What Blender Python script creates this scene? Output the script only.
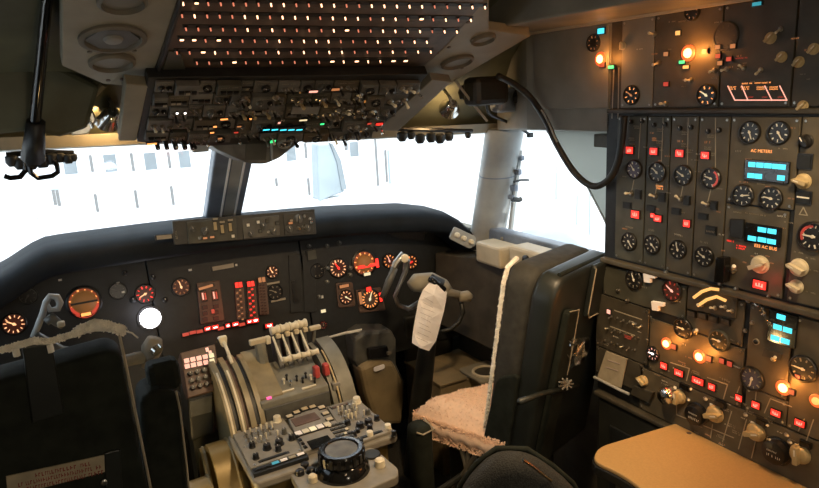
import bpy, bmesh, math, random
from mathutils import Vector, Matrix
R = random.Random(747)
for o in list(bpy.data.objects): bpy.data.objects.remove(o)
scn = bpy.context.scene
COL = scn.collection

# ------------------------------------------------------------------ camera
FPX, CX, CY = 638.0, 409.5, 244.0
CAM = Vector((-0.6, 0.0, 1.65))
_fw = Vector(((34 - CX) / FPX, (CY - 112) / FPX, 1)).normalized()
_r = Vector(((1500 - CX) / FPX, (CY - 33) / FPX, 1))
_r = (_r - _fw * _r.dot(_fw)).normalized()
_up = _r.cross(_fw)
if _up.y < 0: _up = -_up
M3 = Matrix((_r, _fw, _up))              # camera coords (right, up, forward) -> world
cd = bpy.data.cameras.new('camera'); cam = bpy.data.objects.new('camera', cd); COL.objects.link(cam)
cd.sensor_width = 36; cd.lens = FPX / 819 * 36; cd.clip_start = .02; cd.clip_end = 300
cx_, cy_, cz_ = M3.col[0], M3.col[1], -M3.col[2]
cam.matrix_world = Matrix(((cx_.x, cy_.x, cz_.x, CAM.x), (cx_.y, cy_.y, cz_.y, CAM.y), (cx_.z, cy_.z, cz_.z, CAM.z), (0, 0, 0, 1)))
scn.camera = cam

# ------------------------------------------------------------------ world, sun, exposure
w = bpy.data.worlds.new('sky'); scn.world = w; w.use_nodes = True
bg = w.node_tree.nodes['Background']; bg.inputs[0].default_value = (.80, .91, 1.0, 1); bg.inputs[1].default_value = 1.5
sd = bpy.data.lights.new('sun', 'SUN'); sd.energy = 4.0; sd.angle = .02; sd.color = (1, .97, .92)
sun = bpy.data.objects.new('sun', sd); COL.objects.link(sun); sun.rotation_euler = (math.radians(42), 0, math.radians(12))
vs = scn.view_settings
vs.view_transform = 'Standard'; vs.look = 'None'; vs.gamma = 1; vs.use_curve_mapping = False; vs.exposure = 0.35

# ------------------------------------------------------------------ pixel -> place on a given real plane
def ray(px, py): return (M3 @ Vector(((px - CX) / FPX, (CY - py) / FPX, 1)))
def onplane(px, py, O, n):
    d = ray(px, py); return CAM + d * ((O - CAM).dot(n) / d.dot(n))
def atX(px, py, x): return onplane(px, py, Vector((x, 0, 0)), Vector((1, 0, 0)))
def atY(px, py, y): return onplane(px, py, Vector((0, y, 0)), Vector((0, 1, 0)))
def atZ(px, py, z): return onplane(px, py, Vector((0, 0, z)), Vector((0, 0, 1)))

# ------------------------------------------------------------------ materials
MATS = {}
def mat(name, col, rough=.5, metal=0, var=.25, scale=40, bump=0, emit=None, es=0, spec=.5):
    m = bpy.data.materials.new(name); m.use_nodes = True; nt = m.node_tree
    b = nt.nodes['Principled BSDF']; b.inputs['Roughness'].default_value = rough; b.inputs['Metallic'].default_value = metal
    b.inputs['Specular IOR Level'].default_value = spec
    if emit:
        b.inputs['Base Color'].default_value = (*col, 1)
        b.inputs['Emission Color'].default_value = (*emit, 1); b.inputs['Emission Strength'].default_value = es
    else:
        tc = nt.nodes.new('ShaderNodeTexCoord'); nz = nt.nodes.new('ShaderNodeTexNoise')
        nz.inputs['Scale'].default_value = scale; nz.inputs['Detail'].default_value = 4
        nt.links.new(tc.outputs['Object'], nz.inputs['Vector'])
        rp = nt.nodes.new('ShaderNodeValToRGB'); e = rp.color_ramp.elements
        e[0].position = .3; e[1].position = .7
        e[0].color = (*[c * (1 - var) for c in col], 1); e[1].color = (*[min(1, c * (1 + var)) for c in col], 1)
        nt.links.new(nz.outputs['Fac'], rp.inputs[0]); nt.links.new(rp.outputs[0], b.inputs['Base Color'])
        if bump:
            bp = nt.nodes.new('ShaderNodeBump'); bp.inputs['Strength'].default_value = bump; bp.inputs['Distance'].default_value = .004
            nt.links.new(nz.outputs['Fac'], bp.inputs['Height']); nt.links.new(bp.outputs[0], b.inputs['Normal'])
    MATS[name] = m; return m
def E(name, col, s, base=(.05, .05, .05)): return mat(name, base, .4, emit=col, es=s)
mat('panel_black', (.010, .0115, .0115), .5, var=.3, bump=.1)
mat('coaming', (.007, .011, .016), .7, var=.4, scale=9, spec=.25)
mat('panel_brown', (.082, .070, .046), .5, var=.25, scale=18, bump=.08)
mat('panel_brown_dark', (.050, .044, .031), .5, var=.3, scale=18)
mat('panel_olive', (.060, .060, .045), .5, var=.3, scale=16)
mat('overhead_brown', (.11, .065, .045), .5, var=.3, scale=25)
mat('breaker_brown', (.085, .062, .045), .5, var=.3, scale=25)
mat('sill_tan', (.50, .43, .30), .5, var=.1, scale=14)
mat('mark_dim', (.10, .095, .085), .5, var=.1)
mat('overhead_grey', (.12, .118, .105), .5, var=.4, scale=22)
mat('beige', (.24, .215, .155), .55, var=.12, scale=14, bump=.08)
mat('beige_dark', (.13, .115, .085), .6, var=.2, scale=14)
mat('grey_lining', (.20, .195, .17), .55, var=.2, scale=7)
mat('olive_lining', (.085, .085, .05), .6, var=.35, scale=6)
mat('post_grey', (.34, .35, .34), .32, var=.2, scale=8)
mat('mcp', (.045, .045, .04), .45, var=.3, scale=16)
mat('post_blue', (.16, .19, .24), .4, var=.3, scale=8)
mat('ped_grey', (.23, .215, .18), .5, var=.15, scale=30, bump=.05)
mat('ped_dark', (.085, .085, .075), .45, var=.25, scale=25)
mat('quad_tan', (.26, .215, .12), .42, var=.2, scale=20)
mat('quad_grey', (.20, .195, .155), .45, var=.18, scale=20)
mat('ivory', (.72, .66, .50), .4, var=.08)
mat('knob_tan', (.42, .33, .17), .45, var=.1)
mat('knob_ivory', (.60, .52, .36), .45, var=.1)
mat('black', (.008, .008, .008), .35, var=.3)
mat('gloss_black', (.008, .008, .008), .12, var=.3)
mat('glass_dark', (.012, .014, .016), .08, var=.2)
mat('dial', (.012, .012, .012), .3, var=.2)
mat('dial_olive', (.035, .035, .022), .35, var=.2)
mat('dial_purple', (.07, .06, .10), .25, var=.2)
mat('mark_white', (.75, .72, .62), .5, var=.1)
mat('mark_grey', (.34, .30, .22), .5, var=.1)
mat('chrome', (.75, .74, .70), .16, 1, var=.1)
mat('steel', (.42, .40, .36), .32, 1, var=.2)
mat('seat_black', (.013, .016, .012), .8, var=.35, scale=30, bump=.25, spec=.2)
mat('seat_shell', (.014, .017, .015), .42, var=.3, scale=12, bump=.1)
mat('seat_inner', (.034, .033, .027), .8, var=.25, scale=40, bump=.3)
mat('mesh_fabric', (.022, .023, .022), .85, var=.7, scale=300, bump=.6)
mat('fleece', (.92, .66, .48), .95, var=.06, scale=60, bump=.3)
mat('fleece_white', (.86, .82, .72), .95, var=.15, scale=60, bump=.8)
mat('table_tan', (.40, .25, .10), .45, var=.07, scale=180, bump=.04)
mat('rubber', (.010, .011, .011), .5, var=.3)
mat('paper', (.92, .88, .86), .8, var=.08, scale=25)
mat('paper_tan', (.36, .31, .22), .8, var=.15, scale=30)
mat('paper_print', (.40, .33, .33), .8, var=.1)
mat('placard_red', (.22, .03, .02), .6, var=.2)
mat('brass_floor', (.22, .16, .06), .38, .3, var=.35, scale=7)
mat('carpet', (.03, .027, .02), .95, var=.4, scale=120, bump=.5)
mat('console_brown', (.24, .185, .10), .55, var=.25, scale=9)
mat('console_dark', (.017, .018, .015), .5, var=.3, scale=14)
mat('red_handle', (.50, .07, .06), .4, var=.15)
mat('white_wall', (.88, .90, .92), .7, var=.03, scale=2)
mat('white_bright', (.90, .91, .92), .6, var=.02, scale=2)
mat('seam', (.20, .20, .20), .7, var=.2)
mat('pane_blue', (.24, .27, .29), .3, var=.15, scale=3)
mat('fin_blue', (.33, .38, .41), .4, var=.15, scale=1.2)
mat('apron', (.55, .55, .53), .9, var=.1, scale=1)
mat('adi_tan', (.30, .13, .04), .5, emit=(1, .42, .12), es=.08)
mat('adi_brown', (.10, .03, .02), .5, emit=(1, .2, .06), es=.16)
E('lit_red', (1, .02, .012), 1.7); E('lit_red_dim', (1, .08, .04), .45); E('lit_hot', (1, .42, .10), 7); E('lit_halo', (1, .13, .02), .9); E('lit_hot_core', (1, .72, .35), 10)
E('lit_orange', (1, .33, .08), 1.5); E('lit_orange_dim', (1, .36, .12), .40); E('lit_face', (1, .16, .05), .03, (.02, .012, .01)); E('lit_pink', (1, .42, .30), 1.1)
E('lit_mark', (1, .48, .22), 1.3); E('lit_white', (1, .92, .84), 3.5); E('lit_breaker', (1, .50, .26), 3.2); E('lit_breaker_dim', (1, .28, .15), .7)
E('lit_cyan', (.06, .78, 1.0), 1.25); E('lit_cyan_dim', (.05, .5, .6), .5); E('lit_green', (.05, .9, .25), 1.2); E('lit_magenta', (1, .10, .30), 1.3)
E('lit_glare', (1, .96, .98), 12); E('lit_warm', (1, .68, .34), 6); E('lit_amber', (1, .50, .14), .9, (.3, .15, .04)); E('lit_yellow', (1, .8, .45), .8)
def glassmat():
    m = bpy.data.materials.new('pane_glass'); m.use_nodes = True; nt = m.node_tree; nt.nodes.clear()
    o = nt.nodes.new('ShaderNodeOutputMaterial'); mx = nt.nodes.new('ShaderNodeMixShader'); t = nt.nodes.new('ShaderNodeBsdfTransparent')
    g = nt.nodes.new('ShaderNodeBsdfGlossy'); g.inputs['Roughness'].default_value = .02; t.inputs[0].default_value = (.97, .99, 1, 1)
    mx.inputs[0].default_value = .05
    nt.links.new(t.outputs[0], mx.inputs[1]); nt.links.new(g.outputs[0], mx.inputs[2]); nt.links.new(mx.outputs[0], o.inputs[0]); MATS['pane_glass'] = m
    m2 = m.copy(); m2.name = 'clear_plastic'; m2.node_tree.nodes['Mix Shader'].inputs[0].default_value = .45
    m2.node_tree.nodes['Glossy BSDF'].inputs['Roughness'].default_value = .12; MATS['clear_plastic'] = m2
glassmat()
mat('blind', (.30, .31, .27), .7, var=.15, scale=6)
nt = MATS['blind'].node_tree; b_ = nt.nodes['Principled BSDF']; tr_ = nt.nodes.new('ShaderNodeBsdfTranslucent'); tr_.inputs[0].default_value = (.62, .62, .58, 1)
ad_ = nt.nodes.new('ShaderNodeMixShader'); ad_.inputs[0].default_value = .72
nt.links.new(b_.outputs[0], ad_.inputs[1]); nt.links.new(tr_.outputs[0], ad_.inputs[2]); nt.links.new(ad_.outputs[0], nt.nodes['Material Output'].inputs[0])

# ------------------------------------------------------------------ mesh builder
def rpoly(pts, r, seg=4):
    """round the corners of a 2D polygon"""
    out = []; n = len(pts)
    for i in range(n):
        p0, p, p1 = Vector(pts[i - 1]), Vector(pts[i]), Vector(pts[(i + 1) % n])
        rr = r[i] if isinstance(r, (list, tuple)) else r
        a = (p0 - p); b = (p1 - p); d = min(rr, a.length * .45, b.length * .45)
        if d < 1e-6: out.append(p); continue
        A = p + a.normalized() * d; B = p + b.normalized() * d
        for k in range(seg + 1):
            t = k / seg; out.append(A * (1 - t) ** 2 + p * 2 * t * (1 - t) + B * t * t)
    return out
class MB:
    def __init__(s): s.v = []; s.f = []
    def add(s, vs, fs, mtx=None):
        k = len(s.v)
        for v in vs:
            v = Vector(v); s.v.append(mtx @ v if mtx else v)
        s.f += [tuple(i + k for i in f) for f in fs]; return s
    def box(s, c, d, mtx=None):
        x, y, z = c; a, b, e = d[0] / 2, d[1] / 2, d[2] / 2
        return s.add([(x - a, y - b, z - e), (x + a, y - b, z - e), (x + a, y + b, z - e), (x - a, y + b, z - e), (x - a, y - b, z + e), (x + a, y - b, z + e), (x + a, y + b, z + e), (x - a, y + b, z + e)],
                     [(0, 3, 2, 1), (4, 5, 6, 7), (0, 1, 5, 4), (1, 2, 6, 5), (2, 3, 7, 6), (3, 0, 4, 7)], mtx)
    def bx(s, x0, x1, y0, y1, z0, z1): return s.box(((x0 + x1) / 2, (y0 + y1) / 2, (z0 + z1) / 2), (x1 - x0, y1 - y0, z1 - z0))
    def lathe(s, prof, seg=16, mtx=None, cap0=True, cap1=True):
        vs = []; fs = []; n = len(prof)
        for (r, z) in prof:
            for k in range(seg):
                a = 2 * math.pi * k / seg; vs.append((r * math.cos(a), r * math.sin(a), z))
        for i in range(n - 1):
            for k in range(seg):
                k2 = (k + 1) % seg; fs.append((i * seg + k, i * seg + k2, (i + 1) * seg + k2, (i + 1) * seg + k))
        if cap0: fs.append(tuple(reversed(range(seg))))
        if cap1: fs.append(tuple(range((n - 1) * seg, n * seg)))
        return s.add(vs, fs, mtx)
    def prism(s, pts, z0, z1, mtx=None):
        n = len(pts); vs = [(p[0], p[1], z0) for p in pts] + [(p[0], p[1], z1) for p in pts]
        return s.add(vs, [tuple(reversed(range(n))), tuple(range(n, 2 * n))] + [(i, (i + 1) % n, n + (i + 1) % n, n + i) for i in range(n)], mtx)
    def tube(s, path, r, seg=8, close=False):
        path = [Vector(p) for p in path]; n = len(path); vs = []; fs = []
        rs = r if isinstance(r, (list, tuple)) else [r] * n
        nrm = None
        for i, p in enumerate(path):
            t = (path[min(i + 1, n - 1)] - path[max(i - 1, 0)]).normalized()
            if nrm is None: nrm = t.orthogonal().normalized()
            nrm = (nrm - t * nrm.dot(t)).normalized(); b = t.cross(nrm)
            for k in range(seg):
                a = 2 * math.pi * k / seg; vs.append(p + (nrm * math.cos(a) + b * math.sin(a)) * rs[i])
        for i in range(n - 1):
            for k in range(seg):
                k2 = (k + 1) % seg; fs.append((i * seg + k, i * seg + k2, (i + 1) * seg + k2, (i + 1) * seg + k))
        fs.append(tuple(reversed(range(seg)))); fs.append(tuple(range((n - 1) * seg, n * seg)))
        return s.add(vs, fs)
    def mesh(s, name, m, bevel=0, seg=2, smooth=False, inv=None, angle=35):
        me = bpy.data.meshes.new(name); me.from_pydata([tuple(inv @ v if inv else v) for v in s.v], [], s.f)
        bm = bmesh.new(); bm.from_mesh(me); bmesh.ops.recalc_face_normals(bm, faces=bm.faces)
        if bevel:
            ed = [e for e in bm.edges if len(e.link_faces) == 2 and e.calc_face_angle(0) > math.radians(angle)]
            bmesh.ops.bevel(bm, geom=ed, offset=bevel, segments=seg, affect='EDGES', profile=.5)
        bm.to_mesh(me); bm.free()
        if smooth:
            for p in me.polygons: p.use_smooth = True
            if smooth != 'all':
                bmm = bmesh.new(); bmm.from_mesh(me)
                for e in bmm.edges:
                    if len(e.link_faces) == 2 and e.calc_face_angle(0) > math.radians(40): e.smooth = False
                bmm.to_mesh(me); bmm.free()
        me.materials.append(MATS[m]); return me
WM = {}
def link(name, data, parent=None, mtx=None):
    o = bpy.data.objects.new(name, data); COL.objects.link(o)
    if parent: o.parent = parent
    if mtx is not None: o.matrix_basis = mtx
    WM[o.name] = (WM[parent.name] if parent else Matrix()) @ (mtx if mtx is not None else Matrix())
    return o
def obj(name, mb, m, parent=None, **kw):
    """mesh given in world coordinates, stored relative to its parent"""
    inv = WM[parent.name].inverted() if parent else None
    return link(name, mb.mesh(name, m, inv=inv, **kw), parent)
def tag(o, label=None, cat=None, group=None, kind=None):
    if label: o['label'] = label
    if cat: o['category'] = cat
    if group: o['group'] = group
    if kind: o['kind'] = kind
    return o
def thing(name, loc, label, cat, group=None, mtx=None):
    return tag(link(name, None, None, mtx if mtx is not None else Matrix.Translation(loc)), label, cat, group)
def struct(name, mb, m, parent=None, label=None, **kw):
    o = obj(name, mb, m, parent, **kw)
    if not parent: o['kind'] = 'structure'
    if label: o['label'] = label
    return o
def frameM(c, u, v, n):
    return Matrix(((u.x, v.x, n.x, c.x), (u.y, v.y, n.y, c.y), (u.z, v.z, n.z, c.z), (0, 0, 0, 1)))

# ------------------------------------------------------------------ panels: a flat fitting with parts mounted on it
CACHE = {}
def shared(key, fn):
    if key not in CACHE: CACHE[key] = fn()
    return CACHE[key]
def q(x, d=4): return round(x, d)
class Panel:
    def __init__(s, name, O, u, v, label, cat):
        s.O = Vector(O); s.u = Vector(u).normalized(); s.v = Vector(v).normalized(); s.n = s.u.cross(s.v)
        s.M = frameM(s.O, s.u, s.v, s.n); s.root = thing(name, None, label, cat, mtx=s.M)
    def at(s, px, py, h=0):
        p = onplane(px, py, s.O + s.n * h, s.n); d = p - s.O; return (d.dot(s.u), d.dot(s.v))
    def mpp(s, px, py):
        p = onplane(px, py, s.O, s.n); return (p - CAM).dot(M3.col[2]) / FPX
    def put(s, name, me, px, py, h=0, rot=0, parent=None):
        a, b = s.at(px, py); return link(name, me, parent or s.root, Matrix.Translation((a, b, h)) @ Matrix.Rotation(rot, 4, 'Z'))
    def sub(s, name, me, parent, loc=(0, 0, 0), rot=0): return link(name, me, parent, Matrix.Translation(loc) @ Matrix.Rotation(rot, 4, 'Z'))
    def plate(s, name, pts, z0, z1, m, bevel=.002, loc=False, r=0, parent=None):
        p2 = [p if loc else s.at(*p) for p in pts]
        if r: p2 = rpoly(p2, r)
        return link(name, MB().prism(p2, z0, z1).mesh(name, m, bevel=bevel), parent or s.root)
    def gauge(s, px, py, rp, face='dial', marks='mark_white', ang=0, ticks=10, needle='mark_white', h=.008, bez='black', arc=None, base=0):
        k = s.mpp(px, py); r = q(rp * k, 3)
        g = s.put('gauge', shared(('bz', r, bez, h), lambda: MB().lathe([(r * 1.1, 0), (r * 1.1, h * .7), (r * 1.02, h), (r * .94, h), (r * .9, h * .35), (r * .9, 0)], 24, cap0=False, cap1=False).mesh('bezel', bez, smooth=True)), px, py, base)
        s.sub('dial_face', shared(('df', r, face), lambda: MB().lathe([(r * .92, 0), (r * .92, .0015)], 24).mesh('dial_face', face)), g, (0, 0, h * .25))
        def tk():
            mb = MB()
            for i in range(ticks):
                a = 2 * math.pi * i / ticks + .3
                mb.box((0, r * .74, 0), (r * .07 if i % 3 else r * .12, r * (.20 if i % 2 else .28), .0006), Matrix.Rotation(a, 4, 'Z'))
            return mb.mesh('dial_marks', marks)
        s.sub('dial_marks', shared(('tk', r, marks, ticks), tk), g, (0, 0, h * .25 + .002))
        if arc:
            mb = MB(); n = 14; pts = [(math.cos(t) * r * .86, math.sin(t) * r * .86) for t in [arc[0] + (arc[1] - arc[0]) * i / n for i in range(n + 1)]] + [(math.cos(t) * r * .66, math.sin(t) * r * .66) for t in [arc[1] + (arc[0] - arc[1]) * i / n for i in range(n + 1)]]
            s.sub('colour_arc', mb.prism(pts, 0, .0006).mesh('colour_arc', arc[2]), g, (0, 0, h * .25 + .0021))
        if needle:
            s.sub('needle', shared(('nd', r, needle), lambda: MB().prism([(-r * .07, -r * .2), (r * .07, -r * .2), (r * .05, r * .6), (0, r * .75), (-r * .05, r * .6)], 0, .0008).lathe([(r * .14, 0), (r * .12, .0016)], 10).mesh('needle', needle)), g, (0, 0, h * .25 + .003), ang)
        return g
    def knob(s, px, py, rp, m='black', h=None, ang=0, style='bar', line='mark_white', base=0):
        k = s.mpp(px, py); r = q(rp * k, 3); h = q(h or r * 1.1, 3)
        def mk():
            mb = MB().lathe([(r * 1.15, 0), (r * 1.15, h * .15), (r, h * .22), (r * .92, h * (.55 if style == 'bar' else .95)), (r * .85, h * (.6 if style == 'bar' else 1))], 18)
            if style == 'bar': mb.prism(rpoly([(-r * .28, -r * .95), (r * .28, -r * .95), (r * .24, r * .9), (0, r * 1.2), (-r * .24, r * .9)], r * .1, 2), h * .3, h * 1.15)
            return mb.mesh('knob', m, smooth=True)
        o = s.put('knob', shared(('kn', r, h, m, style), mk), px, py, base, ang)
        s.sub('pointer_line', shared(('kl', r, line), lambda: MB().box((0, r * .45, 0), (r * .14, r * .75, .0008)).mesh('pointer_line', line)), o, (0, 0, h * (1.15 if style == 'bar' else 1) + .0004))
        return o
    def toggle(s, px, py, lp, tilt=.4, m='steel', base=0, rot=0):
        k = s.mpp(px, py); L = q(lp * k, 3)
        o = s.put('toggle_switch', shared(('tn', L), lambda: MB().lathe([(L * .34, 0), (L * .34, L * .12), (L * .22, L * .2), (L * .2, L * .3)], 8).mesh('toggle_switch', 'steel')), px, py, base, rot)
        c = link('lever', shared(('tl', L, m), lambda: MB().lathe([(L * .10, 0), (L * .13, L * .5), (L * .19, L * .9), (L * .15, L * 1.0)], 8).mesh('lever', m, smooth=True)), o, Matrix.Translation((0, 0, L * .2)) @ Matrix.Rotation(tilt, 4, 'X'))
        return o
    def light(s, px, py, wp, hp, m='lit_red', legend=None, name='warning_light', rnd=False, base=0, rot=0, bez='black', hgt=.004):
        k = s.mpp(px, py); W, H = q(wp * k, 3), q(hp * k, 3)
        if rnd:
            o = s.put(name, shared(('lr', W, bez, hgt), lambda: MB().lathe([(W * .62, 0), (W * .62, hgt), (W * .5, hgt)], 16).mesh(name, bez)), px, py, base, rot)
            l = s.sub('lens', shared(('ll', W, m), lambda: MB().lathe([(W * .5, 0), (W * .42, .003), (W * .2, .0045)], 16).mesh('lens', m, smooth='all')), o, (0, 0, hgt))
        else:
            o = s.put(name, shared(('lb', W, H, bez, hgt), lambda: MB().box((0, 0, hgt / 2), (W * 1.2 + .001, H * 1.25 + .001, hgt)).mesh(name, bez)), px, py, base, rot)
            l = s.sub('lens', shared(('lx', W, H, m), lambda: MB().box((0, 0, .001), (W, H, .002)).mesh('lens', m)), o, (0, 0, hgt))
        if legend:
            def lg():
                mb = MB(); n = 3
                for i in range(n): mb.box(((i - 1) * W * .24, H * R.uniform(-.12, .12), 0), (W * .10, H * R.uniform(.3, .5), .0005))
                mb.box((0, -H * .18, 0), (W * .4, H * .10, .0005))
                return mb.mesh('legend', legend)
            s.sub('legend', shared(('lg', W, H, legend), lg), o, (0, 0, hgt + (.0023 if not rnd else .005)))
        return o
    def marks(s, px, py, wp, hp, m='mark_grey', lines=1, base=0, rot=0, parent=None):
        """print too small to read: rows of letter-sized strokes"""
        k = s.mpp(px, py); W, H = wp * k, hp * k
        def mk():
            mb = MB(); lh = H / lines
            for j in range(lines):
                x = -W / 2; y = H / 2 - lh * (j + .5)
                while x < W / 2 - lh * .3:
                    cw = lh * R.uniform(.28, .5)
                    if R.random() < .85:
                        mb.box((x + cw / 2, y, 0), (cw * .3, lh * .62, .0005))
                        mb.box((x + cw * .65, y + lh * R.choice((-.25, 0, .25)), 0), (cw * .6, lh * .16, .0005))
                    x += cw + lh * .12
            return mb.mesh('lettering', m)
        return s.put('lettering', shared(('mk', q(W, 3), q(H, 3), m, lines), mk), px, py, base + .0006, rot)
    def text(s, px, py, hp, st, m, base=0):
        cu = bpy.data.curves.new('t', 'FONT'); cu.body = st; cu.size = hp * 1.35 * s.mpp(px, py); cu.align_x = 'CENTER'; cu.align_y = 'CENTER'; cu.extrude = .0002; cu.resolution_u = 2
        t = bpy.data.objects.new('t', cu); COL.objects.link(t)
        dg = bpy.context.evaluated_depsgraph_get(); me = bpy.data.meshes.new_from_object(t.evaluated_get(dg)); bpy.data.objects.remove(t)
        me.materials.clear(); me.materials.append(MATS[m]); return s.put('lettering', me, px, py, base + .0006)
    def line(s, pts, wp, m='mark_grey', base=0, name='painted_line'):
        mb = MB(); P = [Vector(s.at(*p)) for p in pts]; w = wp * s.mpp(*pts[0]) / 2
        for a, b in zip(P, P[1:]):
            d = (b - a).normalized() * w; n = Vector((-d.y, d.x))
            mb.prism([a - d + n, a - d - n, b + d - n, b + d + n], base + .0003, base + .0009)
        return link(name, mb.mesh(name, m), s.root)
    def cells(s, pts, wp, hp, m='lit_cyan', bez=None, base=0):
        """a numeric display: dark bezel with lit segments as its pieces"""
        k = s.mpp(*pts[0]); xs = [s.at(*p) for p in pts]; W, H = wp * k, hp * k
        x0, x1 = min(p[0] for p in xs) - W, max(p[0] for p in xs) + W; y0, y1 = min(p[1] for p in xs) - H, max(p[1] for p in xs) + H
        c = ((x0 + x1) / 2, (y0 + y1) / 2)
        d = link('display', MB().box((0, 0, .003), (x1 - x0, y1 - y0, .006)).mesh('display', 'glass_dark', bevel=.0015), s.root, Matrix.Translation((c[0], c[1], base)))
        me = MB().box((0, 0, .0005), (W, H, .001)).mesh('lit_segment', m)
        for p in xs: s.sub('lit_segment', me, d, (p[0] - c[0], p[1] - c[1], .006))
        return d
def lamp_light(name, loc, energy, col, size=.03, spot=None, to=None):
    ld = bpy.data.lights.new(name, 'SPOT' if spot else 'POINT'); ld.energy = energy; ld.color = col; ld.shadow_soft_size = size
    if spot: ld.spot_size = spot; ld.spot_blend = .6
    o = bpy.data.objects.new(name, ld); COL.objects.link(o); o.location = loc
    if to: o.rotation_euler = (Vector(to) - Vector(loc)).to_track_quat('-Z', 'Y').to_euler()
    return o

# ================================================================== the shell of the flight deck
def lerpz(tab, x):
    if x <= tab[0][0]: return tab[0][1]
    for (a, za), (b, zb) in zip(tab, tab[1:]):
        if x <= b:
            t = (x - a) / (b - a); t = t * t * (3 - 2 * t) if abs(zb - za) > .05 else t
            return za + (zb - za) * t
    return tab[-1][1]
GZ = [(-1.12, 1.0), (-.84, 1.135), (-.62, 1.215), (-.3, 1.212), (0, 1.205), (.42, 1.182), (.80, 1.150), (.90, 1.128), (1.12, .965), (1.2, .93)]
def zg(x): return lerpz(GZ, x)
def zh(x): return 1.515 - .035 * x + (.02 if x < .2 else 0)
XS = [-1.15 + 2.3 * i / 46 for i in range(47)]
fl = MB().bx(-1.15, 1.15, -1.25, 2.75, -.06, 0); struct('floor', fl, 'carpet')
CP = [(-1.25, 2.05), (1.0, 2.03), (1.5, 1.93), (1.95, 1.75), (2.26, None)]
mb = MB(); n = len(CP)
for x in XS:
    for (y, z) in CP: mb.v.append(Vector((x, y, zh(x) if z is None else z)))
    for (y, z) in CP: mb.v.append(Vector((x, y + .05, (zh(x) if z is None else z) + .05)))
for i in range(len(XS) - 1):
    a, b = i * 2 * n, (i + 1) * 2 * n
    for k in range(n - 1): mb.f += [(a + k, a + k + 1, b + k + 1, b + k), (a + n + k, b + n + k, b + n + k + 1, a + n + k + 1)]
    mb.f += [(a + n - 1, a + 2 * n - 1, b + 2 * n - 1, b + n - 1)]
struct('ceiling', mb, 'olive_lining', smooth=True)
struct('wall_back', MB().bx(-1.2, 1.2, -1.31, -1.25, 0, 2.1), 'grey_lining')
mb = MB(); mb.bx(-1.21, -1.15, -1.25, 2.75, 0, 1.03).bx(-1.21, -1.15, -1.25, 1.35, 1.03, 2.1).bx(-1.21, -1.15, 1.35, 2.35, 1.5, 2.1)
struct('wall_left', mb, 'grey_lining')
mb = MB()
pts = [(x, zg(x) - .03) for x in XS]; mb.prism(pts + [(1.15, 0), (-1.15, 0)], -2.72, -2.66, Matrix.Rotation(math.pi / 2, 4, 'X'))
struct('wall_front', mb, 'panel_black')
WX = 1.12
mb = MB(); mb.bx(WX, WX + .05, -1.25, 2.72, 0, 1.0).bx(WX, WX + .05, -1.25, 1.42, 1.0, 2.1).bx(WX, WX + .05, 1.42, 2.4, 1.475, 2.1)
struct('wall_right', mb, 'beige_dark')

# window glass
def pane(name, quad, label):
    mb = MB(); a, b, c, d = [Vector(p) for p in quad]; nrm = ((b - a).cross(d - a)).normalized() * .004
    mb.add([a, b, c, d, a + nrm, b + nrm, c + nrm, d + nrm], [(0, 2, 1), (0, 3, 2), (4, 5, 6), (4, 6, 7), (0, 1, 5, 4), (1, 2, 6, 5), (2, 3, 7, 6), (3, 0, 4, 7)])
    return struct(name, mb, 'pane_glass', label=label)
pane('window_1', [(-.06, 2.64, 1.16), (-1.12, 2.42, .98), (-1.12, 2.27, 1.56), (-.05, 2.30, 1.545)], 'large windshield pane in front of the left seat')
pane('window_2', [(.06, 2.64, 1.15), (1.10, 2.42, .93), (1.10, 2.27, 1.49), (.05, 2.30, 1.525)], 'large windshield pane in front of the right seat')
pane('window_3', [(WX + .03, 2.30, .99), (WX + .03, 1.42, .99), (WX + .03, 1.42, 1.49), (WX + .03, 2.30, 1.49)], 'side window pane beside the right seat')
pane('window_4', [(-1.17, 2.35, 1.02), (-1.17, 1.35, 1.02), (-1.17, 1.35, 1.51), (-1.17, 2.35, 1.51)], 'side window pane beside the left seat')

# posts: centre post with two pale rails, padded right post
def bar(mb, p0, p1, w, d, axis=Vector((1, 0, 0))):
    p0, p1 = Vector(p0), Vector(p1); t = (p1 - p0).normalized(); u = (axis - t * axis.dot(t)).normalized(); v = t.cross(u)
    vs = []
    for p in (p0, p1):
        for (a, b) in ((-1, -1), (1, -1), (1, 1), (-1, 1)): vs.append(p + u * a * w / 2 + v * b * d / 2)
    return mb.add(vs, [(0, 3, 2, 1), (4, 5, 6, 7), (0, 1, 5, 4), (1, 2, 6, 5), (2, 3, 7, 6), (3, 0, 4, 7)])
cpost = struct('trim_1', bar(MB(), (-.005, 2.64, 1.17), (.0, 2.28, 1.53), .145, .05), 'post_blue', label='slanted centre post between the two windshield panes', bevel=.008)
for dx, m, wdt in ((-.016, 'white_bright', .007), (.040, 'white_bright', .007)):
    struct('edge_rail', bar(MB(), (dx - .005, 2.605, 1.17), (dx, 2.245, 1.53), wdt, .012), m, cpost)
struct('inner_strip', bar(MB(), (.010, 2.608, 1.17), (.015, 2.248, 1.53), .04, .006), 'post_grey', cpost)
struct('pale_block', MB().box((.012, 2.262, 1.495), (.05, .03, .035)), 'post_grey', cpost, bevel=.004)
mb = MB(); P0, P1 = atY(487, 246, 2.30), atY(507, 127, 2.16)
ax = Vector((.86, -.5, 0)); up_ = (P1 - P0)
prof = rpoly([(-.088, .03), (-.08, -.035), (-.02, -.062), (.05, -.05), (.078, .0), (.07, .05)], .03, 4)
vv = ax.cross(up_).normalized()
vs = [P0 + ax * a - vv * b for a, b in prof] + [P1 + ax * a * 1.06 - vv * b for a, b in prof]; k = len(prof)
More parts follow.
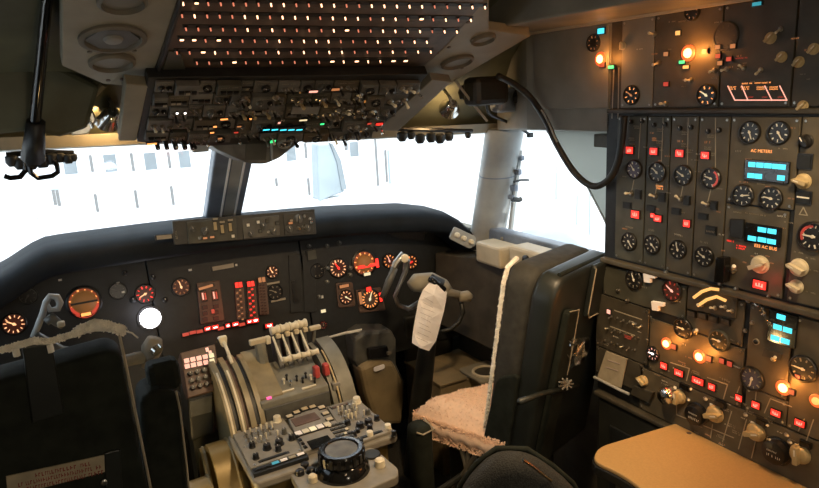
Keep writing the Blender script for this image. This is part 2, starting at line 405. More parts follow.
mb.add(vs, [tuple(range(k)), tuple(range(k, 2 * k))] + [(i, (i + 1) % k, k + (i + 1) % k, k + i) for i in range(k)])
rpost = struct('trim_2', mb, 'post_grey', label='rounded pale grey post between windshield and right side window', smooth=True)
mb = MB()
for t in (.35, .36): pass
c_ = P0 + up_ * .62
mb.add([c_ + ax * a * 1.06 - vv * (b + .001) * 1.05 for a, b in prof] + [c_ + up_ * .008 + ax * a * 1.06 - vv * (b + .001) * 1.05 for a, b in prof], [(i, (i + 1) % k, k + (i + 1) % k, k + i) for i in range(k)])
struct('seam_band', mb, 'post_blue', rpost)
# left corner post, outside the frame but holding the panes
struct('trim_3', bar(MB(), (-1.12, 2.40, .95), (-1.12, 2.26, 1.56), .1, .12), 'post_grey', label='left corner post of the windshield', bevel=.02)
# header strip above the windshield
mb = MB()
for x in XS:
    for (y, z) in ((2.17, .025), (2.19, -.012), (2.26, -.02), (2.28, .03)): mb.v.append(Vector((x, y, zh(x) + z)))
for i in range(len(XS) - 1):
    for k in range(3): mb.f.append((i * 4 + k, i * 4 + 4 + k, i * 4 + 5 + k, i * 4 + 1 + k))
struct('trim_4', mb, 'beige', label='beige header strip along the top of the windshield', smooth=True)
# sill under the side window
sill = struct('trim_5', MB().bx(1.0, WX + .01, 1.56, 2.20, .965, 1.005), 'sill_tan', label='beige sill under the right side window', bevel=.01)
struct('sill_box', MB().bx(.93, 1.03, 1.99, 2.16, .93, 1.02), 'sill_tan', sill, bevel=.012)
struct('sill_box', MB().bx(.95, 1.05, 1.60, 1.96, .955, 1.035), 'sill_tan', sill, bevel=.012)
for y in (1.85, 1.68):
    struct('catch', MB().lathe([(.022, 0), (.022, .006), (.012, .012)], 14, Matrix.Translation((.95, y, .995)) @ Matrix.Rotation(-math.pi / 2, 4, 'Y')), 'black', sill)
struct('window_frame', MB().bx(1.06, 1.12, 1.42, 2.24, .98, 1.045), 'post_blue', sill, bevel=.006)
for i in range(5):
    struct('bolt', MB().lathe([(.008, 0), (.006, .006)], 8, Matrix.Translation((1.06, 1.5 + i * .16, 1.015)) @ Matrix.Rotation(-math.pi / 2, 4, 'Y')), 'steel', sill)
# small plate with three knobs below the right post
pp = thing('knob_plate', atY(463, 238, 2.22), 'small grey plate with three pale knobs below the right window post', 'plate')
c = atY(463, 238, 2.22); mm = frameM(c, Vector((.80, -.12, -.58)).normalized(), Vector((.57, .1, .8)).normalized(), Vector((0, 0, 0)))
uu = Vector((.82, -.18, -.5)).normalized(); nn = Vector((-.25, -.93, .1)); nn = (nn - uu * nn.dot(uu)).normalized(); ww = nn.cross(uu)
FM = frameM(c, uu, ww, nn)
obj('plate', MB().prism(rpoly([(-.06, -.028), (.05, -.03), (.07, 0), (.05, .03), (-.06, .028)], .012), -.008, .004, FM), 'post_grey', pp, bevel=.002)
for a in (-.035, .0, .04): obj('knob', MB().lathe([(.012, .004), (.012, .014), (.008, .02)], 12, FM @ Matrix.Translation((a, 0, 0))), 'ivory', pp, smooth=True)

# ceiling beam and the grey wall over the side window
t6 = struct('trim_6', MB().bx(.63, WX, -1.25, 1.74, 1.822, 1.95), 'grey_lining', label='grey brown ceiling beam above the engineer panel', bevel=.006)
struct('beam_highlight', MB().bx(.884, .896, .2, 1.75, 1.815, 1.824), 'sill_tan', t6)  # pale bar stands for the highlight along the beam's lower edge
mb = MB(); mb.add([(.90, 1.40, 1.50), (.90, 1.78, 1.50), (1.06, 2.16, 1.475), (1.12, 2.16, 1.475), (1.12, 1.40, 1.50), (.90, 1.40, 1.83), (.90, 1.78, 1.83), (1.06, 2.16, 1.70), (1.12, 2.16, 1.70), (1.12, 1.40, 1.83)],
                  [(4, 3, 2, 1, 0), (5, 6, 7, 8, 9), (0, 1, 6, 5), (1, 2, 7, 6), (2, 3, 8, 7), (3, 4, 9, 8), (4, 0, 5, 9)])
struct('trim_7', mb, 'grey_lining', label='grey brown wall panel over the right side window', bevel=.004)
# blind across the rear of the side window
bl = thing('window_blind', (WX - .02, 1.6, 1.2), 'grey green blind pulled across the rear half of the right side window', 'blind')
pts = [atX(*p, WX - .02) for p in ((547, 131), (626, 131), (628, 262), (619, 250), (602, 215), (586, 184), (566, 158))]
mb = MB(); k = len(pts); mb.add(pts + [p + Vector((.006, 0, 0)) for p in pts], [tuple(range(k)), tuple(range(k, 2 * k))] + [(i, (i + 1) % k, k + (i + 1) % k, k + i) for i in range(k)])
obj('cloth', mb, 'blind', bl)
obj('edge_cord', MB().tube([atX(*p, WX - .022) for p in ((547, 131), (566, 158), (586, 184), (602, 215), (619, 250))], .004), 'steel', bl)
obj('bracket', MB().bx(WX - .06, WX - .02, 1.48, 1.62, 1.43, 1.475), 'beige_dark', bl, bevel=.004)

# overhead beige trim
def poly3(pts, n, t):
    mb = MB(); k = len(pts); n = Vector(n) * t
    return mb.add(list(pts) + [p + n for p in pts], [tuple(range(k)), tuple(range(k, 2 * k))] + [(i, (i + 1) % k, k + (i + 1) % k, k + i) for i in range(k)])
A_O, A_v = Vector((0, 1.40, 1.85)), Vector((0, -.949, .316)); A_n = Vector((1, 0, 0)).cross(A_v)
B_O, B_v = Vector((0, 1.72, 1.705)), Vector((0, -.837, .547)); B_n = Vector((1, 0, 0)).cross(B_v)
def A(px, py, h=0): return onplane(px, py, A_O + A_n * h, A_n)
def B(px, py, h=0): return onplane(px, py, B_O + B_n * h, B_n)
t8 = struct('trim_8', poly3([A(*p) for p in ((62, -40), (185, -40), (178, 0), (160, 55), (148, 88), (103, 84), (62, 66))], -A_n, .03), 'beige', label='beige ceiling trim left of the overhead panel with round speaker grille', bevel=.003)
struct('front_strip', poly3([B(*p) for p in ((149, 86), (136, 141), (119, 141), (126, 84))], -B_n, .03), 'beige', t8, bevel=.003)
t9 = struct('trim_9', poly3([A(*p) for p in ((489, -30), (489, 30), (531, 36), (500, 54), (446, 86), (428, 84), (420, 70), (448, 44), (476, 10), (484, -30))], -A_n, .03), 'beige', label='beige ceiling trim right of the overhead panel with oval lamp', bevel=.003)
struct('front_strip', poly3([B(*p) for p in ((432, 80), (452, 82), (398, 131), (376, 131))], -B_n, .03), 'grey_lining', t9, bevel=.003)
def ovals(par, px, py, rp, kind):
    c = A(px, py); k = (c - CAM).dot(M3.col[2]) / FPX; r = rp * k; Mx = frameM(c, Vector((1, 0, 0)), A_v, A_n)
    if kind == 'speaker':
        g = struct('speaker_ring', MB().lathe([(r, 0), (r, .006), (r * .84, .008), (r * .8, 0)], 28, Mx), 'beige_dark', par, smooth=True)
        struct('speaker_cone', MB().lathe([(r * .8, .002), (r * .78, .004), (r * .45, .003)], 6, Mx), 'panel_olive', g)
        struct('speaker_centre', MB().lathe([(r * .3, .003), (r * .25, .008), (r * .1, .01)], 18, Mx), 'grey_lining', g, smooth=True)
        for a in (-.9, -2.2): struct('screw', MB().lathe([(.006, .0), (.005, .003)], 8, Mx @ Matrix.Translation((math.cos(a) * r * 1.1, math.sin(a) * r * 1.25, 0))), 'beige_dark', par)
    else:
        g = struct('lamp_ring', MB().lathe([(r, 0), (r, .008), (r * .86, .012), (r * .8, 0)], 24, Mx), 'beige_dark', par, smooth=True)
        struct('lamp_glass', MB().lathe([(r * .82, .002), (r * .6, .004), (r * .3, .003)], 20, Mx), 'grey_lining', g, smooth=True)
ovals(t8, 113, 38, 32, 'speaker'); ovals(t8, 112, 61, 22, 'lamp'); ovals(t8, 122, 0, 24, 'lamp')
ovals(t9, 457, 61, 17, 'lamp'); ovals(t9, 483, 38, 13, 'lamp')
for p in ((441, 40), (449, 47), (457, 33), (468, 22), (437, 53), (462, 68), (108, 80), (122, 79)):
    struct('screw', MB().lathe([(.006, 0), (.005, .003)], 8, frameM(A(*p), Vector((1, 0, 0)), A_v, A_n)), 'overhead_brown', t8 if p[0] < 200 else t9)

# ================================================================== outside: hangar building, fin, apron
hb = thing('hangar_building', (2, 13.2, -4), 'long white building with small square windows outside the windshield', 'building')
FY = 13.0
obj('wall', MB().bx(-22, 40, FY, FY + .6, -4, 14), 'white_wall', hb)
for i, p in enumerate(((70, 165), (110, 163), (150, 161), (184, 159), (290, 153), (353, 149), (-10, 168))):
    c = atY(*p, FY); w_, h_ = .105, .16
    f = obj('window', MB().bx(c.x - w_ - .03, c.x + w_ + .03, FY - .06, FY, c.z - h_ - .03, c.z + h_ + .03), 'white_bright', hb)
    obj('window_pane', MB().bx(c.x - w_, c.x + w_, FY - .065, FY - .055, c.z - h_, c.z + h_), 'pane_blue', f)
for (x, y0, y1) in ((53, 190, 205), (57, 190, 206), (95, 194, 212), (135, 190, 208), (171, 186, 205), (90, 155, 172), (131, 153, 171), (168, 152, 168), (305, 143, 158), (308, 178, 195), (375, 138, 186), (276, 178, 186), (385, 150, 182), (345, 140, 150)):
    a, b = atY(x, y0, FY), atY(x + 1, y1, FY)
    obj('panel_joint', MB().bx(a.x - .025, a.x + .025, FY - .02, FY, b.z, a.z), 'seam', hb)
a, b = atY(48, 182, FY), atY(130, 174, FY)
obj('ledge', MB().bx(a.x, b.x, FY - .12, FY, (a.z + b.z) / 2 - .03, (a.z + b.z) / 2 + .04), 'white_bright', hb)
fin = thing('parked_aircraft_fin', (4.5, 10, -3), 'pale blue aircraft fin standing in front of the white building', 'aircraft fin')
pts = [atY(*p, 10) for p in ((317, 144), (330, 143), (339, 160), (345, 192), (330, 197), (319, 203))]
obj('fin_skin', poly3(pts, (0, 1, 0), .3), 'fin_blue', fin, bevel=.03)
obj('fin_edge', poly3([atY(*p, 9.98) for p in ((330, 143), (333, 144), (341, 160), (347, 189), (342, 190), (337, 162))], (0, 1, 0), .2), 'pane_blue', fin)
obj('fin_root', MB().bx(pts[5].x - .5, pts[3].x + .3, 10.0, 10.5, -3, pts[5].z + .05), 'white_bright', fin, bevel=.05)
boat = thing('white_cowling', (-1.5, 9, -3), 'rounded pale cowling seen through the far left of the windshield', 'cowling')
obj('shell', poly3([atY(*p, 9) for p in ((-40, 200), (0, 178), (20, 182), (34, 205), (48, 232), (40, 262), (-40, 280))], (0, 1, 0), .8), 'white_wall', boat, bevel=.08)
obj('glazing', poly3([atY(*p, 8.99) for p in ((22, 203), (42, 200), (50, 216), (26, 219))], (0, 1, 0), .02), 'apron', boat)
struct('ground_apron', MB().bx(-40, 60, 3.5, 40, -4.1, -4), 'apron', label='pale concrete apron outside the windows')
for (x, y0, y1) in ((556, 165, 200), (590, 188, 235), (577, 195, 225), (388, 150, 184)):
    a, b = atY(x, y0, FY), atY(x, y1, FY); obj('panel_joint', MB().bx(a.x - .02, a.x + .02, FY - .02, FY, b.z, a.z), 'fin_blue', hb)
tk_ = thing('storage_tank', (atY(545, 240, 11).x, 11, -4), 'pale domed tank outside the right side window', 'tank'); c = atY(545, 228, 11)
obj('shell', MB().lathe([(.95, -4 - c.z), (.95, -.55), (.8, -.25), (.5, -.06), (.15, 0)], 28, Matrix.Translation(c)), 'fin_blue', tk_, smooth=True)
obj('rim_band', MB().lathe([(.97, -.62), (.97, -.54)], 28, Matrix.Translation(c)), 'pane_blue', tk_)

# ================================================================== glareshield
gs = thing('glareshield', (0, 2.5, 1.1), 'dark padded glareshield running across under the windshield', 'glareshield')
GX = [-1.12 + 2.24 * i / 56 for i in range(57)]
prof = [(2.655, -.03), (2.64, -.004), (2.60, 0), (2.46, -.004), (2.40, -.014), (2.375, -.035), (2.37, -.085), (2.385, -.098), (2.50, -.115), (2.55, -.13)]
mb = MB(); k = len(prof)
for x in GX:
    sw = .10 * max(0, abs(x) - .55) / .55
    for (y, z) in prof: mb.v.append(Vector((x, y - sw * (1 if y < 2.5 else .6), zg(x) + z)))
for i in range(len(GX) - 1):
    for j in range(k): mb.f.append((i * k + j, i * k + k + j, i * k + k + (j + 1) % k, i * k + (j + 1) % k))
mb.f += [tuple(range(k)), tuple(range((len(GX) - 1) * k, len(GX) * k))]
obj('padding', mb, 'coaming', gs, smooth='all')
GP = Panel('mode_control_panel', (0, 2.366, 1.15), (1, 0, -.045), (.0446, .14, .99), 'long control panel with switches on the rear face of the glareshield', 'panel')
GP.plate('panel_plate', ((172, 221), (314, 209), (316, 234), (174, 245)), -.005, .006, 'mcp', .002)
GP.plate('display_housing', ((186, 222), (235, 218), (236, 240), (188, 244)), .006, .016, 'panel_olive', .002)
GP.plate('display_housing', ((241, 219), (278, 215), (279, 235), (243, 239)), .006, .012, 'ped_dark', .002)
GP.plate('display_housing', ((282, 214), (312, 212), (313, 232), (284, 235)), .006, .012, 'mcp', .002)
for (px, py, r) in ((204, 231, 4), (192, 229, 3), (250, 234, 3), (272, 231, 3), (297, 219, 4), (306, 228, 3), (262, 226, 3), (288, 229, 3.2)): GP.knob(px, py, r, 'ped_dark', base=.012, ang=R.uniform(-1, 1))
for (px, py) in ((214, 226), (221, 229), (229, 227)):
    GP.light(px, py, 3, 8, 'knob_tan', name='thumb_wheel', base=.015, bez='black')
    GP.light(px, py - 7, 5, 2, 'mark_grey', name='counter_window', base=.015)
for (px, py) in ((257, 222), (259, 231), (266, 221), (247, 225), (276, 223), (290, 221), (303, 216), (310, 222), (199, 238), (232, 236)): GP.light(px, py, 3, 3, R.choice(('mark_white', 'chrome', 'mark_grey')), name='push_button', base=.011)
for (px, py) in ((204, 238), (211, 237), (289, 223)): GP.light(px, py, 4, 2, 'lit_orange_dim', name='annunciator', base=.015)
for (px, py) in ((268, 232), (302, 227), (309, 219), (297, 228)): GP.toggle(px, py, 5, R.uniform(-.5, .5), 'chrome', base=.011)
GP.light(164, 237, 14, 4, 'mark_grey', name='counter_window', base=0); GP.light(176, 235, 2, 8, 'mark_grey', name='edge_lamp', base=0)

# ================================================================== main instrument panels
def MIP(name, label): return Panel(name, (0, 2.46, .85), (1, 0, 0), (0, .2, .98), label, 'instrument panel')
cp = MIP('instrument_panel', 'dark instrument panel with red lit dials before the left seat')
cp.plate('panel_plate', [(-.98, -.35), (-.33, -.35), (-.33, .265), (-.62, .27), (-.98, .12)], -.02, 0, 'panel_black', .003, loc=True)
cp.gauge(14, 324, 10.5, 'lit_face', 'lit_mark', 1, 12, 'lit_mark'); 
g = cp.gauge(84, 302, 15, 'adi_brown', 'lit_orange', 0, 12, None)
k = cp.mpp(84, 302)
cp.sub('horizon_ball', MB().lathe([(12 * k, 0), (10 * k, 5 * k), (5 * k, 8 * k)], 20).mesh('horizon_ball', 'adi_tan', smooth='all'), g, (0, 0, .003))
cp.sub('horizon_bar', MB().box((0, 0, 0), (24 * k, 2 * k, .004)).mesh('horizon_bar', 'black'), g, (0, 0, 8.5 * k))
cp.sub('ground_half', MB().prism([(math.cos(math.pi + math.pi * i / 12) * 13 * k, math.sin(math.pi + math.pi * i / 12) * 13 * k) for i in range(13)], 0, .004).mesh('ground_half', 'lit_red_dim'), g, (0, -3 * k, .004)); cp.light(86, 314, 9, 3, 'lit_orange', name='annunciator', base=.008)
cp.gauge(145, 294, 9, 'lit_face', 'lit_red', 2, 10, 'lit_mark'); cp.gauge(181, 287, 8.5, 'lit_face', 'lit_orange_dim', .2, 10, 'lit_mark')
for (px, py, r) in ((118, 291, 8), (28, 296, 8)): cp.gauge(px, py, r, 'dial', 'mark_dim', R.uniform(0, 6), 8, 'mark_dim')
for (px, py, r) in ((131, 236, 3), (108, 236, 2.5), (125, 273, 2.5), (153, 277, 2.5), (133, 300, 3), (165, 300, 2.5)): cp.knob(px, py, r, 'black', style='round')
cp.light(166, 241, 14, 4, 'mark_grey', name='counter_window'); cp.light(148, 254, 7, 2, 'mark_grey', name='counter_window')
for (px, py) in ((118, 283), (123, 292), (60, 280), (190, 270)): cp.light(px, py, 3, 2, 'mark_white', name='annunciator')
ol = cp.light(150, 318, 20, 20, 'lit_glare', name='glare_disc', rnd=True, hgt=.012); ol['label'] = 'round white glare built as a glowing disc'  # glowing disc modelled in place of a white glare reflection
lamp_light('glare_disc_light', atY(150, 318, 2.36), .25, (.85, .85, 1), .03)  # light added in front of the glare disc
ce = MIP('centre_instrument_panel', 'dark centre instrument panel with red lit engine tapes')
ce.plate('panel_plate', [(-.327, -.35), (.27, -.35), (.27, .265), (-.327, .265)], -.02, 0, 'panel_black', .003, loc=True)
ce.light(223, 267, 21, 4, 'mark_grey', name='counter_window'); ce.light(236, 265, 2, 2, 'mark_white', name='screw')
ce.plate('gauge_housing', ((196, 283), (219, 280), (224, 320), (200, 324)), 0, .014, 'overhead_brown', .003)
for (px, py) in ((203, 296), (214, 295)):
    t = ce.light(px, py, 5, 9, 'adi_brown', name='tape_gauge', base=.014); ce.light(px - 1.2, py, 1.3, 7, 'lit_pink', name='tape', base=.018); ce.light(px + 1.4, py, 1.3, 7, 'lit_red_dim', name='tape', base=.018)
    for j in range(3): ce.light(px + 1, py + 11 + j * 6, 4, 3, 'lit_face', name='annunciator', base=.014)
ce.light(205, 287, 14, 2.5, 'lit_orange_dim', name='annunciator', base=.014, rot=.1); ce.light(212, 311, 3, 4, 'lit_red_dim', name='annunciator', base=.014)
for i, (px, py, m1, m2) in enumerate(((239, 299, 'lit_red', 'lit_orange_dim'), (251, 298, 'lit_red', 'lit_red'), (262, 294, 'lit_orange_dim', 'lit_face'))):
    ce.plate('gauge_housing', ((px - 5.5, py - 16), (px + 3.5, py - 17), (px + 6.5, py + 20), (px - 2.5, py + 21)), 0, .012, 'overhead_brown', .002)
    for j in range(11):
        for sx in (-1.6, 1.6): ce.light(px + sx + (j - 5) * .26, py - 9 + j * 2.9, 1.9, 1.3, m2 if (j + (sx > 0)) % 2 else 'lit_face', name='tape_segment', base=.012, hgt=.001)
    ce.light(px - 3.2, py - 14, 3, 5, m1, name='tape_flag', base=.012); ce.light(px + .5, py - 14.5, 3, 5, m1, name='tape_flag', base=.012)
ce.gauge(272, 272, 6, 'lit_face', 'lit_mark', .5, 8, 'lit_mark'); ce.gauge(275, 292, 7.5, 'dial', 'mark_grey', 1, 8, 'mark_grey')
ce.light(273, 283, 13, 2, 'mark_grey', name='counter_window'); ce.light(278, 300, 15, 2, 'mark_grey', name='counter_window')
for (px, py, w_) in ((206.5, 328, 6), (214, 326.5, 6), (226.5, 325, 4), (234, 323.5, 6), (248, 321, 5), (254, 320, 6), (267.5, 325, 7)):
    ce.light(px, py, w_, 3.6, 'lit_red', 'lit_white', base=.004, hgt=.02)
for (px, py) in ((185, 334), (192, 332), (199, 331), (220, 328), (241, 324)): ce.light(px, py, 6, 3, 'lit_red_dim', base=.004, hgt=.012)
lamp_light('warning_row_light', atY(228, 322, 2.33), .10, (1, .06, .03), .05)
for x0 in (288, 302): ce.plate('cover_plate', ((x0, 255), (x0 + 12, 254), (x0 + 14, 312), (x0 + 2, 313)), 0, .006, 'panel_black', .002)
ce.light(294, 292, 4, 18, 'black', name='slot', base=.006); ce.light(311, 255, 9, 9, 'panel_olive', name='indicator', base=.006)
fo = MIP('first_officer_instrument_panel', 'dark instrument panel with orange lit dials before the right seat')
fo.plate('panel_plate', [(.276, -.35), (1.1, -.35), (1.1, .02), (.84, .24), (.276, .265)], -.02, 0, 'panel_black', .003, loc=True)
fo.gauge(338, 268, 9.5, 'lit_face', 'lit_mark', .5, 14, 'lit_red')
g = fo.gauge(364, 263, 12.5, 'adi_brown', 'lit_orange', 0, 12, None); k = fo.mpp(364, 263)
fo.sub('horizon_ball', MB().lathe([(9 * k, 0), (7.5 * k, 3.5 * k), (3 * k, 6 * k)], 20).mesh('horizon_ball', 'adi_tan', smooth='all'), g, (0, 0, .003))
fo.sub('horizon_bar', MB().box((0, -3 * k, 0), (20 * k, 3 * k, .004)).mesh('horizon_bar', 'lit_red'), g, (0, 0, 6 * k)); fo.light(376, 263, 3, 9, 'lit_red', name='flag', base=.008); fo.light(366, 274, 7, 3, 'lit_yellow', name='annunciator', base=.008)
fo.gauge(389, 261, 7, 'lit_face', 'lit_orange', .2, 10, 'lit_pink'); fo.gauge(411, 262, 7, 'lit_face', 'lit_orange', 2, 10, 'lit_red')
fo.plate('gauge_housing', ((335, 283), (352, 282), (355, 306), (338, 308)), 0, .01, 'overhead_brown', .004, r=.01)
fo.gauge(345, 297, 7, 'lit_face', 'lit_mark', 4, 10, 'lit_yellow', base=.008); fo.light(343, 286, 10, 3, 'lit_orange_dim', name='annunciator', base=.01)
fo.plate('gauge_housing', ((355, 290), (380, 287), (385, 310), (359, 313)), 0, .01, 'overhead_brown', .004, r=.006)
fo.gauge(369, 299, 10, 'lit_face', 'lit_orange', -.4, 16, 'lit_yellow', base=.006); fo.light(367, 289, 5, 4, 'lit_red', name='flag', base=.014); fo.light(379, 297, 2.5, 9, 'lit_red', name='flag', base=.012); fo.light(359, 298, 3, 12, 'lit_orange_dim', name='annunciator', base=.012)
fo.light(321, 297, 4, 2.5, 'mark_white', name='annunciator'); fo.light(323, 311, 5, 3, 'lit_yellow', name='annunciator'); fo.gauge(323, 325, 4, 'dial', 'lit_red_dim', 0, 8, 'mark_grey')
fo.light(311, 255, 9, 9, 'panel_olive', name='indicator'); fo.gauge(317, 271, 7, 'dial', 'mark_grey', 2, 8, None)
for (px, py) in ((309, 246), (327, 246), (339, 243), (350, 275), (327, 268), (319, 297), (350, 268), (327, 282)): fo.knob(px, py, 2.2, 'ped_dark', style='round')

# ================================================================== overhead panels
OA = Panel('overhead_breaker_panel', A_O, (1, 0, 0), A_v, 'brown overhead panel with rows of small glowing breaker lights', 'overhead panel')
OA.plate('panel_plate', ((181, -45), (484, -45), (484, 0), (474, 12), (446, 44), (418, 70), (420, 78), (152, 84), (160, 56), (178, 0)), -.03, .004, 'breaker_brown', .002)
OA.plate('front_rail', ((152, 74), (421, 68), (418, 72), (151, 80)), .004, .022, 'panel_olive', .003)
OA.plate('side_rail', ((181, -45), (186, -45), (181, 0), (163, 56), (155, 76), (150, 80), (160, 56), (178, 0)), .004, .014, 'panel_black', .001)
OA.plate('cover_plate', ((168, 48), (180, 50), (186, 70), (160, 73)), .004, .009, 'panel_olive', .001)
rows = [((184, -11), (480, -8)), ((182, -2), (484, 3)), ((181, 10.5), (470, 16)), ((185, 24), (456, 27.7)), ((180, 35.5), (426, 38)), ((176, 48), (430, 48)), ((196, 58.5), (404, 57.5))]
bm_ = MB().lathe([(.0044, 0), (.0044, .003), (.0028, .0034)], 8).mesh('breaker', 'black')
lens = {m: MB().lathe([(.0018, 0), (.0018, .006), (.0012, .0072)], 8).mesh('breaker_light', m) for m in ('lit_breaker', 'lit_breaker_dim', 'lit_white')}
for ri, (a, b) in enumerate(rows):
    n = int((b[0] - a[0]) / 12.1)
    OA.plate('row_strip', ((a[0] - 3, a[1] - 1.6), (b[0] + 3, b[1] - 1.6), (b[0] + 3, b[1] + 1.8), (a[0] - 3, a[1] + 1.8)), .004, .0055, 'panel_black', 0)
    for i in range(n + 1):
        t = i / n; px, py = a[0] + (b[0] - a[0]) * t, a[1] + (b[1] - a[1]) * t
        kk = OA.put('breaker', bm_, px, py, .0055)
        big = (ri == 4 and i in (0, 1, 3)) or (ri == 6 and i in (11, 13, 16, 17)) or R.random() < .06
        if big: OA.light(px + 1, py, 3.6, 2.2, 'lit_breaker', None, name='breaker_flag', base=.006)
        else: OA.sub('breaker_light', lens['lit_breaker' if R.random() < (.6 if px > 270 else .25) else 'lit_breaker_dim'], kk, (0, 0, .0034))
    for i in range(0, n, 2):
        t = (i + .5) / n; px, py = a[0] + (b[0] - a[0]) * t, a[1] + (b[1] - a[1]) * t + 5
        if ri < 6: OA.marks(px, py, 9, 2.2, 'overhead_grey', 1, base=.004)
OB = Panel('overhead_switch_panel', B_O, (1, 0, 0), B_v, 'cluttered overhead switch panel above the centre post', 'overhead panel')
OB.plate('panel_plate', ((148, 78), (428, 74), (378, 131), (300, 142), (205, 146), (137, 142)), -.03, 0, 'panel_black', .002)
def edgeL(y): return 152 - (y - 80) * .21
def edgeR(y): return 428 - (y - 78) * .95
cols = 13; mods = []
rr = [(80, 91), (92, 103), (104, 116), (117, 128), (129, 138)]
for j, (y0, y1) in enumerate(rr):
    xs0, xs1 = edgeL(y0) + 3, edgeR(y0) - 6; k = cols - (0 if j < 3 else j - 1)
    cut = [xs0 + (xs1 - xs0) * (i + (R.uniform(-.25, .25) if 0 < i < k else 0)) / k for i in range(k + 1)]
    for x0, x1 in zip(cut, cut[1:]):
        s0 = -.21 * (y1 - y0) * .8; hgt = R.choice((.004, .007, .012, .018))
        mcol = R.choice(('overhead_grey', 'panel_olive', 'ped_dark', 'overhead_grey', 'ped_dark', 'panel_brown'))
        OB.plate('switch_module', ((x0 + .6, y0), (x1 - .6, y0), (x1 - .6 + s0, y1 - .8), (x0 + .6 + s0, y1 - .8)), 0, hgt, mcol, .0015)
        w_ = x1 - x0; ym = (y0 + y1) / 2; kind = R.random()
        if kind < .45:
            for t in ([.25, .55, .85] if w_ > 20 else [.3, .7]): OB.toggle(x0 + w_ * t + s0 / 2, ym + R.uniform(-1, 2), R.uniform(7, 10), R.uniform(-.9, .1), R.choice(('steel', 'chrome', 'ivory', 'black', 'black')), base=hgt)
        elif kind < .7:
            OB.knob(x0 + w_ * .35 + s0 / 2, ym, R.uniform(3, 4.2), R.choice(('black', 'ped_dark', 'overhead_grey')), ang=R.uniform(-1, 1), base=hgt)
            if w_ > 16: OB.knob(x0 + w_ * .75 + s0 / 2, ym, 2.8, 'black', style='round', base=hgt)
        elif kind < .85:
            for t in (.25, .5, .75): OB.light(x0 + w_ * t + s0 / 2, ym + 1, 4, 3, R.choice(('panel_black', 'overhead_grey', 'mark_grey')), name='annunciator', base=hgt)
        else:
            OB.gauge(x0 + w_ * .5 + s0 / 2, ym, 4.4, 'dial', 'mark_grey', R.uniform(0, 6), 8, 'mark_white', base=hgt)
        if R.random() < .7: OB.marks(x0 + w_ / 2 + s0 / 2, y0 + 2, w_ * .7, 1.6, 'mark_grey', 1, base=hgt)
for (px, py, w_, h_, m) in ((222, 111.5, 7, 1.8, 'lit_orange'), (246, 111.5, 7, 1.8, 'lit_orange'), (213, 119, 3, 2, 'lit_orange'), (210, 125, 4, 1.5, 'lit_orange'), (237, 119, 4, 1.5, 'lit_orange_dim'), (218, 131, 4, 2, 'lit_orange_dim'), (150, 136, 9, 2, 'lit_orange'), (277, 115.5, 2.5, 2.5, 'lit_pink'), (311, 84, 9, 2.5, 'lit_pink'), (333, 82, 8, 3, 'lit_orange_dim'), (367, 117, 4, 2.5, 'lit_red_dim'), (377, 117.5, 7, 3, 'lit_red'), (301, 113, 8, 1.5, 'lit_yellow'), (320, 117, 4, 2, 'lit_green'), (175, 105, 2, 2, 'lit_white'), (183, 105, 2, 2, 'lit_white'), (234, 125, 4, 1.6, 'lit_red_dim')):
    OB.light(px, py, w_, h_, m, name='annunciator', base=.021)
OB.cells([(p, 122 + (.3 if p > 280 else 0)) for p in (264, 272.5, 281, 289, 297)], 6.5, 1.8, 'lit_cyan', base=.021)
OB.light(271, 135, 5, 4, 'lit_green', name='annunciator', base=.019)
for (px, py, m) in ((298, 97, 'knob_tan'), (320, 95, 'knob_tan'), (336, 106, 'chrome'), (348, 106, 'chrome'), (358, 106, 'chrome'), (371, 107, 'chrome'), (243, 93, 'chrome'), (274, 92, 'chrome'), (358, 90, 'chrome'), (264, 106, 'knob_tan'), (250, 107, 'knob_tan'), (240, 107, 'knob_tan'), (292, 135, 'black')): OB.toggle(px, py, 11, -.5, m, base=.016)
OB.plate('grey_cover', ((291, 101), (318, 101), (316, 108), (289, 108)), .018, .022, 'grey_lining', .001)
OB.gauge(283, 138, 6.5, 'dial', 'mark_white', 1, 8, 'mark_white', base=.018, bez='grey_lining')
# knobs hanging along the front lip
for i, px in enumerate((156, 165, 174, 183, 191, 318, 330, 345, 356)): OB.knob(px, 140 if px < 200 else 132, 2.6, 'black', h=.03, style='round', base=0)
# housing over the centre post
ch = thing('post_housing', (0, 2.05, 1.55), 'tan grey housing hanging under the overhead panel at the centre post', 'housing')
pts = rpoly([tuple(atY(*p, 2.06).xz) for p in ((196, 130), (318, 126), (296, 141), (276, 157), (262, 163), (246, 163), (232, 157), (212, 148))], .012, 3)
mb = MB().prism(pts, -2.20, -2.02, Matrix.Rotation(math.pi / 2, 4, 'X')); obj('shell', mb, 'overhead_grey', ch, bevel=.004)
c = atY(284, 141, 2.015); obj('vent_ring', MB().lathe([(.026, 0), (.026, .01), (.018, .012), (.016, .002)], 18, Matrix.Translation(c) @ Matrix.Rotation(math.pi / 2, 4, 'X')), 'grey_lining', ch, smooth=True)
a, b = atY(271, 137, 2.012), atY(272, 160, 2.012); obj('pull_rod', MB().tube([a, b], .004), 'post_grey', ch)
obj('side_plate', poly3([atY(*p, 2.018) for p in ((246, 130), (268, 130), (266, 160), (245, 160))], (0, 1, 0), .02), 'panel_olive', ch)
obj('hook_block', MB().box(atY(199, 147, 2.1), (.05, .05, .03)), 'post_grey', ch, bevel=.004)

